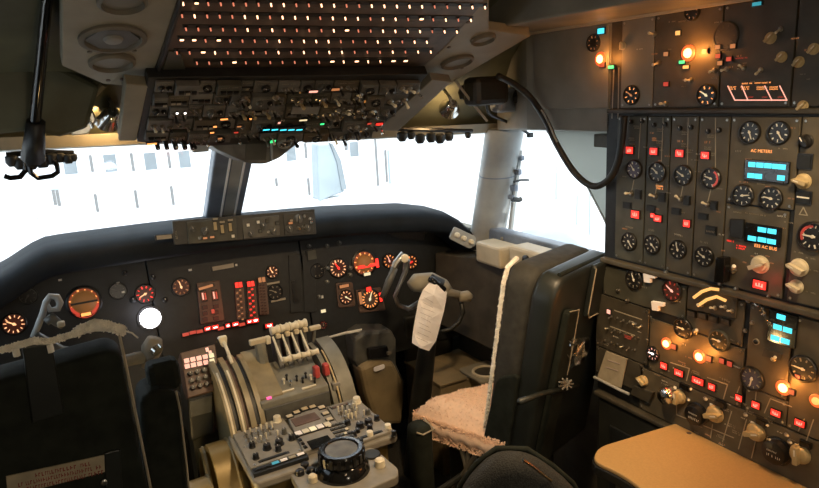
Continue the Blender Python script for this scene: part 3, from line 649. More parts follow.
# sun visor rail with hanging fittings, right and left of the header
def rail(y, pts, lumps, label):
    t = thing('visor_rail', atY(*pts[0], y), label, 'rail')
    obj('rod', MB().tube([atY(*p, y) for p in pts], .008), 'black', t)
    for (px, py, r) in lumps:
        c = atY(px, py, y); k = (c - CAM).dot(M3.col[2]) / FPX
        obj('fitting', MB().lathe([(r * k * .5, .9 * r * k), (r * k, .6 * r * k), (r * k * 1.05, -.4 * r * k), (r * k * .6, -1.1 * r * k)], 10, Matrix.Translation(c)), 'rubber', t, smooth=True)
    return t
rail(2.12, ((398, 129), (430, 130), (472, 131)), ((402, 136, 5), (411, 135, 4), (420, 138, 5), (431, 137, 5), (440, 138, 5), (449, 136, 4.5), (468, 135, 3)), 'black visor rail with knobbly fittings at the right of the header')
vl = rail(2.12, ((6, 155), (40, 152), (74, 153)), ((12, 160, 6), (20, 163, 6), (30, 162, 7), (42, 160, 7), (52, 158, 6), (60, 157, 5), (68, 158, 5), (73, 157, 4)), 'black visor rail with bent hooks at the far left of the header')
obj('hook', MB().tube([atY(*p, 2.11) for p in ((4, 176), (10, 178), (20, 177), (26, 170), (24, 162))], .0075), 'gloss_black', vl)
obj('hook', MB().tube([atY(*p, 2.11) for p in ((28, 163), (31, 173), (38, 178), (52, 176), (58, 172), (57, 165), (52, 160))], .0075), 'gloss_black', vl)
rod = thing('boom_rod', atY(33, 160, 2.0), 'long black rod hanging from the ceiling at the upper left', 'rod')
obj('shaft', MB().tube([atY(58, -40, 1.45), atY(47, 0, 1.6), atY(41, 60, 1.8), atY(35, 120, 1.90), atY(33, 152, 1.96)], [.011, .011, .013, .014, .02], 10), 'gloss_black', rod, smooth='all')
obj('cuff', MB().tube([atY(36, 122, 1.90), atY(33, 158, 1.97)], [.022, .03], 10), 'rubber', rod, smooth='all')
# bulky dark fittings in the upper left corner
lf = thing('left_ceiling_box', atY(25, 110, 2.0), 'dark green ceiling box beside the black rod in the left corner', 'box')
obj('body', poly3([atY(*p, 1.95) for p in ((-30, 36), (24, 34), (62, 68), (100, 86), (88, 128), (60, 137), (30, 131), (-30, 138))], (0, 1, .1), .12), 'olive_lining', lf, bevel=.012)
obj('lid', poly3([atY(*p, 1.80) for p in ((-30, -20), (27, 0), (22, 34), (-30, 36))], (0, 1, .3), .05), 'beige_dark', lf, bevel=.008)
# map lamp, left header: polished bell with a lit bulb
def map_lamp(px, py, y, label, energy, aim):
    c = atY(px, py, y); t = thing('map_lamp', c, label, 'lamp'); d = (Vector(aim) - c).normalized(); Mx = Matrix.Translation(c) @ d.to_track_quat('Z', 'Y').to_matrix().to_4x4()
    obj('bell', MB().lathe([(.014, -.05), (.02, -.045), (.026, -.02), (.040, .01), (.038, .012), (.022, -.018), (.012, -.03)], 18, Mx, True, False), 'chrome', t, smooth=True)
    obj('bulb', MB().lathe([(.006, -.03), (.014, -.015), (.010, -.002), (.002, .002)], 12, Mx), 'lit_warm', t, smooth='all')
    obj('arm', MB().tube([c - d * .045, c - d * .06 + Vector((0, .02, .02)), c + Vector((0, .05, .08))], .006), 'steel', t)
    lamp_light('map_lamp_light', c + d * .02, energy, (1, .62, .28), .02); return t
map_lamp(108, 118, 2.08, 'polished map lamp glowing under the left header', 2.4, atY(92, 140, 2.25))
map_lamp(450, 108, 2.02, 'small warm map lamp tucked under the right header', .9, atY(440, 122, 2.2))
mb = MB(); t = thing('chrome_bracket', atY(84, 125, 2.06), 'crumpled chrome bracket hanging beside the left map lamp', 'bracket')
obj('plate', poly3([atY(*p, 2.06) for p in ((66, 112), (78, 100), (90, 104), (96, 120), (88, 134), (72, 136))], (.2, 1, 0), .01), 'steel', t, bevel=.003)
obj('stay', MB().tube([atY(88, 100, 2.05), atY(104, 84, 2.0)], .01), 'beige', t)
obj('clip', MB().tube([atY(*p, 2.05) for p in ((70, 118), (80, 124), (88, 116), (93, 128))], .006), 'chrome', t)

# dark fittings and cables under the right ceiling
om = thing('oxygen_mask_box', atY(490, 90, 1.95), 'dark oxygen mask box with cables above the right window post', 'box')
obj('body', MB().box(atY(486, 91, 1.90), (.15, .09, .10)), 'console_dark', om, bevel=.02)
obj('body_front', MB().box(atY(505, 100, 1.95), (.10, .08, .09)), 'post_blue', om, bevel=.02)
for (p, qy, r) in (((466, 92), 1.98, .03), ((500, 82), 1.9, .025), ((520, 96), 1.9, .03)):
    obj('mask_cup', MB().lathe([(0, r), (r * .7, r * .7), (r, 0), (r * .8, -r * .8), (0, -r)], 14, Matrix.Translation(atY(*p, qy)), False, False), 'rubber', om, smooth='all')
obj('strap', MB().tube([atY(*p, 1.9) for p in ((455, 80), (470, 100), (487, 121))], .005), 'post_grey', om)
def hang(name, pts, r, m, label, cat):
    t = thing(name, pts[-1], label, cat); P = []
    n = len(pts)
    for i in range(n - 1):
        p0, p1, p2, p3 = pts[max(i - 1, 0)], pts[i], pts[i + 1], pts[min(i + 2, n - 1)]
        for s in range(6):
            u = s / 6; P.append(.5 * ((2 * p1) + (p2 - p0) * u + (2 * p0 - 5 * p1 + 4 * p2 - p3) * u * u + (3 * p1 - p0 - 3 * p2 + p3) * u ** 3))
    P.append(pts[-1]); obj('hose', MB().tube(P, r, 10), m, t, smooth='all'); return t, P
t, P = hang('oxygen_hose', [atX(*p, x_) for p, x_ in (((498, 76), .72), ((514, 84), .80), ((530, 97), .86), ((545, 119), .87), ((556, 143), .87), ((574, 172), .87), ((592, 186), .87), ((607, 181), .87), ((617, 165), .868), ((622, 140), .868), ((624, 116), .872))], .0105, 'rubber', 'thick black hose looping down across the right side window', 'hose')
obj('pale_sleeve', MB().tube([p + Vector((-.004, -.010, .004)) for p in P[16:25]], .003), 'post_grey', t)
t, P = hang('microphone_cord', [atY(486, 104, 1.95), atY(490, 114, 1.98), atY(505, 121, 2.02), atY(520, 128, 2.04), atY(530, 135, 2.05)], .006, 'rubber', 'thin black cord running to a clip at the top of the right post', 'cord')
obj('clip', MB().box(atY(530, 135, 2.05), (.02, .02, .02)), 'black', t)
rd = thing('latch_cluster', atY(517, 190, 2.2), 'black and grey latch levers on the edge of the right post', 'handle')
for (p, s) in (((521, 158), .020), ((518, 172), .022), ((514, 188), .024), ((511, 197), .018)): obj('latch', MB().box(atY(*p, 2.13), (s, .03, s * 1.1)), 'post_blue', rd, bevel=.005)
obj('lever', MB().tube([atY(*p, 2.12) for p in ((514, 182), (521, 180), (529, 180))], .005), 'black', rd); obj('lever', MB().tube([atY(*p, 2.12) for p in ((512, 199), (519, 200), (521, 199))], .011), 'console_dark', rd)
obj('mount', MB().tube([atY(520, 150, 2.14), atY(510, 235, 2.2)], .012), 'post_grey', rd)

# ================================================================== flight engineer panels (on the right, facing inboard)
FX = .90
def FE(name, z, label): return Panel(name, (FX, 1.0, z), (0, -1, 0), (0, 0, 1), label, 'engineer panel')
def hot(P, px, py, w_, h_, m='lit_hot', e=.12):
    e *= 2.2
    k = P.mpp(px, py); r = q((w_ + h_) / 4 * k, 3)
    o = P.put('warning_light', shared(('hotb', r), lambda: MB().lathe([(r * 1.5, 0), (r * 1.5, .004), (r * 1.25, .006), (r * .8, .005)], 18).mesh('warning_light', 'lit_halo', smooth=True)), px, py, .004)  # glowing ring imitates the halo around the lens
    P.sub('lens', shared(('hotl', r, m), lambda: MB().lathe([(r * .9, .004), (r * .8, .008), (r * .4, .011)], 16).mesh('lens', m, smooth='all')), o)
    p = onplane(px, py, P.O + P.n * .035, P.n); lamp_light('indicator_glow', p, e, (1, .34, .06), .008)
def strip(P, name, px0, px1, yref, z0, z1, m, t=.006, gap=.002):
    a0 = P.at(px0, yref)[0] + gap; a1 = P.at(px1, yref)[0] - gap
    P.plate(name, [(a0, z0 - P.O.z), (a1, z0 - P.O.z), (a1, z1 - P.O.z), (a0, z1 - P.O.z)], 0, t, m, .0015, loc=True)
    for a in (a0 + .008, a1 - .008):
        for z in (z0 + .008, z1 - .008): P.sub('screw', shared(('scr',), lambda: MB().lathe([(.0035, 0), (.003, .002)], 8).mesh('screw', 'steel')), P.root, (a, z - P.O.z, t))
U = FE('upper_engineer_panel', 1.69, 'upper engineer panel with orange glowing lamps below the ceiling beam')
U.plate('panel_plate', [(-.40, -.128), (.75, -.128), (.75, .128), (-.40, .128)], -.12, -.002, 'panel_brown_dark', .002, loc=True)
strip(U, 'panel_module', 622, 655, 60, 1.572, 1.815, 'grey_lining', .004); strip(U, 'panel_module', 655, 722, 60, 1.572, 1.815, 'panel_brown', .004); strip(U, 'panel_module', 722, 795, 60, 1.572, 1.815, 'panel_brown_dark', .004); strip(U, 'panel_module', 795, 900, 60, 1.572, 1.815, 'panel_brown_dark', .004)
W = FE('window_header_panel', 1.69, 'grey panel with an orange and a cyan lamp over the side window')
W.plate('panel_plate', [(-.74, -.12), (-.403, -.12), (-.403, .125), (-.74, .125)], -.0, .004, 'grey_lining', .002, loc=True)
W.light(603, 31, 8, 5, 'lit_cyan', base=.004); hot(W, 602, 59, 11, 7); W.light(613, 67, 7, 3, 'lit_green', base=.004); W.light(604, 65, 6, 4, 'lit_red_dim', base=.004)
W.knob(624, 46, 3.5, 'knob_ivory', base=.004); W.gauge(595, 43, 8, 'dial', 'lit_orange_dim', 1, 8, None, base=.004)
for p in ((615, 68, 613, 118), (620, 68, 619, 118)): W.line([p[:2], p[2:]], 1, 'mark_grey', base=.004)
U.gauge(633, 95, 9, 'dial', 'lit_orange', 1, 8, 'lit_orange_dim', base=.004); U.gauge(708, 95, 10, 'dial', 'lit_orange', 1, 8, 'lit_yellow', base=.004); U.gauge(694, 12, 8, 'dial', 'lit_orange_dim', 1, 8, None, base=.004)
hot(U, 690, 53, 14, 8, e=.2); U.light(684, 62, 6, 3, 'lit_green', base=.004); U.light(688, 67, 6, 3, 'lit_amber', base=.004)
U.gauge(727, 36, 13, 'panel_brown_dark', 'panel_brown', 1, 10, None, base=.004, h=.004, bez='panel_brown_dark')
for (px, py, m) in ((707, 51, 'lit_red_dim'), (720, 56, 'lit_red_dim'), (722, 63, 'lit_orange_dim'), (720, 47, 'lit_orange_dim'), (735, 46, 'lit_orange_dim'), (668, 54, 'lit_orange_dim'), (680, 33, 'lit_amber'), (668, 84, 'lit_red_dim'), (731, 59, 'lit_red_dim')): U.light(px, py, 5, 4, m, base=.004)  # some dim lenses stand for orange reflections around the round dial
U.light(759, 4, 9, 3.5, 'lit_cyan_dim', base=.004)
for (px, py) in ((772, 38), (783, 57), (815, 49), (804, 106), (800, 62)): U.knob(px, py, 5, 'knob_tan', ang=-.8, base=.004)
for (px, py) in ((656, 34), (660, 63), (692, 80), (667, 104), (716, 70), (728, 69), (745, 68), (762, 70), (782, 29)): U.toggle(px, py, 8, R.uniform(-.6, .6), 'ivory', base=.004)
for l in (((729, 86), (736, 100)), ((743, 86), (749, 100)), ((766, 86), (773, 100)), ((781, 86), (788, 100)), ((736, 100), (788, 100))): U.line(l, 1, 'lit_pink', base=.004)
U.marks(757, 83, 32, 2.2, 'lit_orange', 1, base=.004)
for px in (733, 746, 762, 775): U.marks(px, 88, 9, 4, 'lit_orange', 2, base=.004)
for px in (752, 766, 782): U.marks(px, 97, 6, 2, 'lit_red_dim', 1, base=.004)
U.marks(743, 58, 14, 2, 'lit_red_dim', 1, base=.004); U.marks(720, 22, 10, 2, 'mark_grey', 1, base=.004)
U.plate('seam_rail', [(-.40, -.134), (.75, -.134), (.75, -.122), (-.40, -.122)], 0, .012, 'panel_brown_dark', .002, loc=True)

Mn = FE('main_engineer_panel', 1.33, 'main engineer panel with columns of dials, red lamps and cyan readouts')
Mn.plate('panel_plate', [(-.41, -.225), (.75, -.225), (.75, .226), (-.41, .226)], -.12, 0, 'panel_black', .002, loc=True)
cx4 = [617, 646.5, 670, 697, 728]
for i, (x0, x1) in enumerate(zip(cx4, cx4[1:])): strip(Mn, 'panel_module', x0, x1, 190, 1.115, 1.548, 'panel_olive' if i < 2 else 'panel_brown', .006)
strip(Mn, 'panel_module', 728, 797, 190, 1.335, 1.548, 'panel_brown', .006); strip(Mn, 'panel_module', 728, 793, 190, 1.115, 1.33, 'panel_brown', .006)
strip(Mn, 'panel_module', 797, 870, 190, 1.115, 1.548, 'panel_brown', .006)
b0 = .006
for i, (g1, rl, tg, g2) in enumerate((((636, 169, 9), (632, 150), (633, 193), (631, 241, 8.5)), ((659, 172, 9.5), (656, 151), (657, 196), (654, 244, 9)), ((685, 175, 9.5), (682, 153), (682, 199), (680, 249, 9)), ((713, 178, 10), (707.5, 155), (709, 204), (706, 256, 9.5)))):
    Mn.gauge(*g1, 'dial_purple' if i == 0 else 'dial', 'mark_white', .7 + i * .2, 8, 'mark_white', base=b0, arc=None if i < 3 else (-1.2, 1.1, 'lit_red_dim'))
    Mn.gauge(*g2, 'dial', 'mark_white', R.uniform(0, 6), 9, 'mark_white', base=b0)
    Mn.light(*rl, 8, 6.5, 'lit_red', 'lit_pink', base=b0); Mn.toggle(*tg, 8, R.uniform(-.6, .6), 'ivory', base=b0)
    Mn.line([(g1[0] - .5, g1[1] + 11), (tg[0], tg[1] - 1)], .9, 'mark_grey', base=b0); Mn.line([(g1[0] + 6.5 - i * .8, 118), (g1[0] + 4, g1[1] - 11)], .9, 'mark_grey', base=b0)
    Mn.light(tg[0] + 7, tg[1] + 1, 6, 7, 'panel_black', name='guard_cover', base=b0, hgt=.004)
    for yy in (-42, -30, -24): Mn.marks(g1[0] + R.uniform(-5, 7), g1[1] + yy, 8, 4, 'mark_grey', 2, base=b0)
    Mn.knob(g1[0] - 3, g1[1] - 47, 2.2, 'black', style='round', base=b0); Mn.knob(g1[0] + 8, g1[1] - 48, 2.2, 'black', style='round', base=b0)
    Mn.light(tg[0] - 4, tg[1] + 12, 9, 5, 'panel_black', name='placard', base=b0, hgt=.002)
    Mn.marks(g2[0], g2[1] - 14, 10, 3, 'mark_grey', 1, base=b0)
Mn.marks(661, 187, 9, 5, 'lit_orange', 2, base=b0); Mn.marks(682, 141, 7, 3.5, 'lit_orange_dim', 1, base=b0); Mn.marks(709, 142, 7, 3.5, 'lit_orange_dim', 1, base=b0); Mn.marks(656, 139, 6, 4, 'lit_orange_dim', 2, base=b0)
for (px, py, w_, h_) in ((637.5, 214, 9, 7), (660, 218, 8, 6), (689, 223, 7, 6.5), (655, 215, 4, 4)): Mn.light(px, py, w_, h_, 'lit_red', 'lit_pink', base=b0)
Mn.light(713, 230, 10, 7, 'panel_black', name='placard', base=b0, hgt=.003); Mn.marks(713, 231, 9, 3, 'mark_grey', 1, base=b0 + .005)
Mn.gauge(752, 132, 10.5, 'dial', 'mark_white', 3.5, 9, 'mark_white', base=b0); Mn.gauge(781, 132.5, 10.5, 'dial', 'mark_white', 3.7, 9, 'mark_white', base=b0); Mn.gauge(745, 195, 10.5, 'dial', 'mark_white', -1.4, 9, 'mark_white', base=b0); Mn.gauge(773, 198, 11, 'dial', 'mark_white', 1.4, 10, 'mark_white', base=b0)
Mn.text(763, 151, 3.2, 'AC METERS', 'lit_orange', base=b0); Mn.marks(741, 151, 9, 3, 'mark_grey', 1, base=b0); Mn.marks(757, 214, 22, 2, 'mark_grey', 1, base=b0)
Mn.cells([(755, 164), (763, 164.6), (771, 165.2), (779, 165.9), (785, 166.4), (754, 175), (761.5, 175.7), (784, 177.3)], 7.2, 4.8, base=b0)
Mn.cells([(765, 229), (775, 230.6), (755, 237.6), (765, 239), (774.5, 240.8)], 8.6, 4.8, base=b0)
Mn.text(767, 247, 3.4, 'ESS AC BUS', 'lit_orange', base=b0); Mn.marks(732, 240.5, 8, 2.5, 'lit_red', 1, base=b0); Mn.marks(743, 247, 11, 5, 'lit_red', 2, base=b0)
Mn.plate('tall_cover', ((733, 218), (747, 219), (746, 238), (733, 236)), b0, b0 + .008, 'panel_black', .002); Mn.plate('tall_cover', ((724, 255), (733, 256), (732, 281), (722, 280)), b0, b0 + .03, 'gloss_black', .004)
Mn.knob(762, 264, 8, 'knob_ivory', ang=-1.1, base=b0); Mn.toggle(735, 269, 12, -.9, 'ivory', base=b0, rot=-.8); Mn.light(762, 284, 13, 8, 'lit_red', 'lit_pink', base=b0); lamp_light('indicator_glow', onplane(762, 284, Mn.O + Mn.n * .04, Mn.n), .03, (1, .05, .03), .008)
for p in ((755, 256), (770, 256), (747, 262), (774, 263)): Mn.marks(p[0], p[1], 6, 2, 'lit_orange_dim', 1, base=b0)
Mn.knob(805, 181, 7, 'knob_tan', ang=1.3, base=b0); Mn.knob(808, 141, 6, 'black', ang=.6, base=b0); Mn.light(807, 161, 12, 12, 'panel_black', name='push_button', base=b0); Mn.light(806, 197, 12, 10, 'panel_black', name='push_button', base=b0); Mn.line([(801, 196), (812, 197.5)], 1.5, 'mark_white', base=.013); Mn.line([(805, 207), (801, 214), (809, 215), (805, 207)], 1, 'mark_grey', base=b0)
Mn.gauge(815, 236, 14, 'dial', 'mark_white', 1.5, 12, 'mark_white', base=b0, arc=(1.6, 3.6, 'red_handle')); Mn.knob(801, 267, 8, 'knob_ivory', ang=1.2, base=b0); Mn.knob(798, 286, 6.5, 'knob_ivory', ang=1.2, base=b0)
for (px, py) in ((800, 252), (812, 258), (815, 270), (812, 292), (739, 212), (790, 222)): Mn.marks(px, py, 9, 2.2, 'mark_grey', 1, base=b0)
Mn.plate('seam_rail', [(-.41, -.238), (.75, -.238), (.75, -.222), (-.41, -.222)], -.01, .02, 'panel_brown', .004, loc=True)

L = FE('lower_engineer_panel', .87, 'lower engineer panel with fuel knobs and orange lamps above the tan table')
L.plate('panel_plate', [(-.43, -.225), (.75, -.225), (.75, .218), (-.43, .218)], -.16, 0, 'panel_black', .002, loc=True)
strip(L, 'panel_module', 604, 688, 300, .985, 1.082, 'panel_olive', .006); strip(L, 'panel_module', 688, 747, 300, .96, 1.082, 'panel_brown', .006)
strip(L, 'panel_module', 597, 650, 330, .80, .98, 'panel_brown_dark', .006); strip(L, 'panel_module', 597, 646, 330, .70, .796, 'panel_brown_dark', .005)
strip(L, 'panel_module', 650, 747, 340, .79, .955, 'panel_brown', .005); strip(L, 'panel_module', 750, 795, 320, .86, 1.082, 'panel_brown', .006); strip(L, 'panel_module', 797, 900, 320, .79, 1.082, 'panel_brown', .006)
strip(L, 'panel_module', 640, 900, 400, .648, .786, 'panel_brown', .005); strip(L, 'panel_module', 750, 795, 345, .79, .856, 'panel_brown', .005)
L.gauge(636, 279, 9.5, 'dial', 'mark_grey', .4, 9, 'mark_white', base=b0); L.gauge(674, 290, 10.5, 'lit_face', 'lit_red_dim', 1, 9, 'lit_pink', base=b0)
for (px, py) in ((652, 277), (660, 305)):
    L.plate('white_tag', ((px - 5, py - 5), (px + 7, py - 3), (px + 7, py + .5), (px + 2, py), (px + 2, py + 5), (px - 4, py + 4)), b0, b0 + .012, 'paper', .001)
L.plate('guard_bezel', ((692, 284), (741, 292), (738, 318), (689, 308)), b0, b0 + .006, 'panel_brown_dark', .003)
for (p, c_) in ((((699, 296), (707, 290), (716, 287), (724, 288)), 0), (((703, 304), (712, 298), (722, 295), (731, 299)), 1)):
    L_pts = [Vector((FX - .022, onplane(*p_, L.O, L.n).y, onplane(*p_, L.O, L.n).z)) for p_ in p]
    obj('amber_tube', MB().tube(L_pts, .0042, 10), 'lit_amber', L.root, smooth='all')
for (px, py) in ((705, 304), (718, 307), (728, 306), (735, 310)): L.toggle(px, py, 7, -.3, 'ivory', base=b0 + .006)
for (px, py) in ((694, 313), (705, 315), (716, 318), (728, 321)): L.light(px, py, 8, 5, 'panel_brown_dark', name='push_button', base=b0, hgt=.006)
L.light(611, 311, 4, 4, 'lit_pink', base=b0); L.line([(616, 310), (643, 319)], 1, 'mark_grey', base=b0); L.line([(612, 326), (636, 335)], 1, 'mark_grey', base=b0)
for j in range(3):
    for i in range(6):
        px, py = 613 + i * 6 - j * 3.2, 316 + i * 1.9 + j * 12
        L.toggle(px, py, 4.2, R.uniform(-.6, .6), R.choice(('chrome', 'steel', 'ivory')), base=b0)
L.marks(630, 337, 10, 4, 'lit_red_dim', 2, base=b0)
L.gauge(685, 328, 10, 'dial', 'mark_grey', 1.5, 8, 'mark_white', base=b0); L.gauge(721, 340, 10.5, 'dial_olive', 'mark_grey', 1.5, 9, 'mark_white', base=b0, bez='panel_olive'); L.gauge(655, 353, 7, 'dial', 'lit_pink', 1.5, 9, 'lit_white', base=b0)
hot(L, 668, 343, 8, 8, e=.12); hot(L, 701, 356, 10, 9, e=.14); hot(L, 785, 387, 12, 9, e=.14); hot(L, 818, 400, 8, 10, 'lit_orange', e=.06)
for (px, py) in ((676, 346), (711, 358), (724, 360), (732, 363), (794, 391), (800, 376)): L.light(px, py, 5, 5, 'lit_red_dim', base=b0)
L.toggle(697, 331, 10, -1, 'ivory', base=b0, rot=-.9)
L.knob(645, 380, 5, 'knob_tan', base=b0, ang=1); L.plate('dark_cover', ((637, 384), (657, 391), (652, 402), (633, 393)), b0, b0 + .01, 'panel_brown_dark', .003)
c = onplane(666, 396, L.O + L.n * .03, L.n); obj('chrome_cap', MB().lathe([(.028, -.03), (.028, 0), (.022, .012), (.008, .018)], 18, Matrix.Translation(c) @ Matrix.Rotation(-math.pi / 2, 4, 'Y')), 'chrome', L.root, smooth=True)
for (px, py, w_) in ((666, 365, 7), (681, 372, 9), (700, 380, 12), (714, 386, 7), (741, 397, 6.5), (758, 404, 7.5), (778, 412, 9), (802, 422, 9)): L.light(px, py, w_, 6, 'lit_red', 'lit_pink', base=b0, rot=-.0)
for l in (((672, 362), (691, 368), (688, 380)), ((709, 377), (729, 384), (725, 398)), ((678, 400), (678, 414), (735, 437)), ((733, 411), (724, 441)), ((748, 419), (740, 448)), ((757, 441), (753, 457)), ((766, 412), (772, 398), (793, 406)), ((714, 424), (712, 437)), ((741, 386), (738, 394)), ((758, 389), (757, 399)), ((800, 430), (806, 418)), ((808, 440), (815, 419))): L.line(l, 1, 'mark_grey', base=b0)
for (px, py, r, a) in ((681, 396, 6.5, .1), (717, 413, 8, -1.2), (758, 431, 8.5, -1.2), (802, 453, 9, 0.1)):
    L.knob(px, py, r, 'knob_tan', ang=a, base=b0); L.light(px - 4, py - 9, 3, 3, 'mark_white', name='index_mark', base=b0, hgt=.001); L.light(px + 6, py - 10, 9, 5, 'gloss_black', name='cover', base=b0, hgt=.008)
for (px, py, r) in ((699, 413, 10.5), (779, 450, 13)):
    g = L.knob(px, py, r, 'black', h=.022, style='round', line='black', base=b0); L.marks(px, py - 2, r * .9, 2.4, 'mark_white', 1, base=b0 + .0225); L.marks(px + 1, py + 3, r * 1.1, 3.6, 'mark_white', 1, base=b0 + .0225)
for (px, py) in ((692, 388), (707, 398), (747, 414), (768, 424), (788, 434), (791, 441), (690, 399), (770, 438)): L.toggle(px, py, 7, -.9, 'ivory', base=b0, rot=-1)
for (px, py) in ((733, 425), (738, 432), (697, 372), (690, 385), (730, 410), (752, 412), (770, 420), (722, 436)): L.marks(px, py, 9, 4, 'mark_grey', 2, base=b0)
L.gauge(754, 378, 11.5, 'dial_purple', 'mark_grey', 3, 10, 'mark_white', base=b0); L.gauge(805, 368, 13, 'dial', 'mark_grey', 1.5, 10, 'mark_white', base=b0)
L.light(758, 341, 5, 5, 'black', name='ring_switch', base=b0, rnd=True, bez='mark_grey'); L.toggle(775, 358, 9, -1, 'ivory', base=b0, rot=-.8); L.plate('slot_cover', ((766, 347), (785, 353), (783, 360), (764, 355)), b0, b0 + .004, 'panel_brown_dark', .001)
L.cells([(784, 316), (780.5, 326), (790.5, 329), (778, 337), (788, 340)], 8.6, 5.2, base=b0)
sv = MB()
for i in range(5):
    p_ = [onplane(758 + i * 3 + R.uniform(-4, 4), 305 + i * 5 + R.uniform(-3, 3), L.O + L.n * (.012 + .01 * R.random()), L.n) for _ in range(4)]; sv.tube(p_, .0028, 6)
obj('silver_chain', sv, 'chrome', L.root)
for (px, py) in ((722, 283), (738, 288), (750, 300), (770, 296), (690, 280), (668, 272), (754, 322), (747, 330), (620, 290), (629, 300)): L.knob(px, py, 1.8, 'steel', style='round', base=b0)
for P_, box_, n_m in ((Mn, (625, 725, 125, 250), 26), (Mn, (735, 795, 125, 275), 12), (L, (655, 745, 325, 395), 22), (L, (690, 800, 395, 440), 14), (U, (640, 810, 20, 100), 20), (L, (605, 690, 275, 345), 14)):
    for _ in range(n_m):
        px, py = R.uniform(box_[0], box_[1]), R.uniform(box_[2], box_[3]); P_.marks(px, py + (px - box_[0]) * (.12 if P_ is not U else .02) * (.2 if P_ is Mn else 1), R.choice((5, 7, 9)), R.choice((1.8, 2.2)), R.choice(('mark_grey', 'mark_grey', 'lit_orange_dim', 'mark_white')), 1, base=b0 if P_ is not U else .004)
# card stuck at the forward edge
cardt = thing('placard_card', (FX - .02, 1.36, .70), 'tan printed card in a holder at the forward edge of the engineer panel', 'card')
cdp = [onplane(*p, L.O + L.n * .012, L.n) for p in ((606, 351), (627, 359), (621, 388), (597, 378))]
obj('card', poly3(cdp, (1, 0, 0), .003), 'paper_tan', cardt)
obj('print', MB().tube([onplane(*p, L.O + L.n * .0125, L.n) for p in ((608, 360), (620, 364))], .0012, 4).tube([onplane(*p, L.O + L.n * .0125, L.n) for p in ((606, 367), (618, 371))], .0012, 4), 'paper_print', cardt)
obj('holder', MB().tube([onplane(*p, L.O + L.n * .014, L.n) for p in ((594, 377), (622, 391), (629, 394))], .005, 6), 'post_grey', cardt)
# table
tb = thing('engineer_table', (.73, .7, .62), 'tan engineer table with rounded corners and a black edge', 'table')
zt = .655
q0 = [atZ(*p, zt) for p in ((676, 423), (640, 434), (598, 447), (591, 458), (604, 474), (640, 497))]
tp = rpoly([(.895, q0[0].y), (q0[2].x, q0[2].y), (q0[3].x - .005, q0[3].y - .01), (.575, 1.02), (.52, .72), (.50, .2), (.895, .2)], [.004, .05, .03, .05, .05, .02, .01])
obj('top', MB().prism(tp, zt - .012, zt), 'table_tan', tb, bevel=.003); obj('edge', MB().prism([(x * 1.0 - (.004 if x < .8 else 0), y + (.004 if y > 1 else 0)) for x, y in tp], zt - .04, zt - .0125), 'black', tb, bevel=.003)
c = atZ(689, 433, zt); obj('hole_plug', MB().lathe([(.007, 0), (.006, .001)], 12, Matrix.Translation(c)), 'overhead_brown', tb)
obj('bracket', MB().bx(.82, .897, .5, 1.0, zt - .12, zt - .04), 'console_dark', tb)
cb = thing('engineer_console_base', (.98, .9, 0), 'black console base under the engineer panel beside the right seat', 'console')
obj('cabinet', MB().bx(.88, 1.11, -.2, 1.41, 0, .642), 'console_dark', cb, bevel=.01); obj('edge_bead', MB().bx(.872, .90, -.2, 1.42, .63, .645), 'panel_brown_dark', cb, bevel=.004)
obj('door', MB().bx(.874, .88, .95, 1.35, .12, .55), 'panel_black', cb, bevel=.004); obj('latch', MB().bx(.866, .874, 1.28, 1.31, .33, .37), 'steel', cb)

# ================================================================== centre pedestal
pd = Panel('centre_pedestal', (0, 1.75, .62), (1, 0, 0), (0, 1, 0), 'grey centre pedestal with throttle levers, radio panels and big round trim knob', 'pedestal')
pr = pd.root
obj('body', MB().bx(-.205, .195, 1.62, 2.42, .0, .598), 'brass_floor', pr, bevel=.01)
obj('rear_body', MB().bx(-.085, .115, 1.42, 1.62, .0, .575), 'console_dark', pr, bevel=.01)
pd.plate('deck', [(-.235, -.14), (-.225, -.152), (-.12, -.152), (.21, -.152), (.222, -.14), (.222, .155), (-.232, .155)], -.03, -.004, 'ped_grey', .006, loc=True)
obj('rear_deck', MB().prism(rpoly([tuple(atZ(*p, .606).xy) for p in ((290, 473), (300, 462), (345, 450), (373, 447), (398, 468), (398, 476), (330, 506), (308, 506))], .012), .578, .606), 'ped_grey', pr, bevel=.004)
def radio(px4, seed):
    Q = [Vector(pd.at(*p)) for p in px4]; pd.plate('radio_panel', [tuple(v) for v in Q], -.004, .006, 'ped_grey', .002, loc=True)
    def at(u, v): return (1 - u) * (1 - v) * Q[0] + u * (1 - v) * Q[1] + u * v * Q[2] + (1 - u) * v * Q[3]
    def place(fn, u, v, *a, **k):
        p = at(u, v); P = pd.O + pd.u * p.x + pd.v * p.y; c = M3.transposed() @ (P - CAM); return fn(CX + FPX * c.x / c.z, CY - FPX * c.y / c.z, *a, base=.006, **k)
    for j in range(3):
        for i in range(6):
            if (i + j) % 7 != 6: place(pd.toggle, .18 + i * .105, .25 + j * .12, 6.5, R.uniform(-.4, .4), R.choice(('ivory', 'ivory', 'steel')))
    for (u, v, r, m) in ((.42, .70, 4, 'black'), (.66, .68, 4.2, 'black'), (.90, .66, 2.8, 'black'), (.16, .84, 3, 'black'), (.2, .56, 3, 'black'), (.58, .82, 3, 'black'), (.85, .45, 2.6, 'ped_dark')): place(pd.knob, u, v, r, m, style='round', h=.017)
    place(pd.knob, .86, .08, 4, 'ivory', style='round', h=.02)
    place(pd.light, .35, .07, 16, 3, 'overhead_brown', name='placard', hgt=.001); place(pd.light, .45, .93, 26, 3, 'panel_black', name='slot', hgt=.001)
    for t in (.08, .92):
        for v in (.04, .5, .96): place(pd.knob, t, v, 1.3, 'steel', style='round', h=.003)
radio(((231, 432), (283, 419), (305, 452), (251, 470)), 1)
radio(((327, 408), (359, 401), (393, 432), (352, 447)), 2)
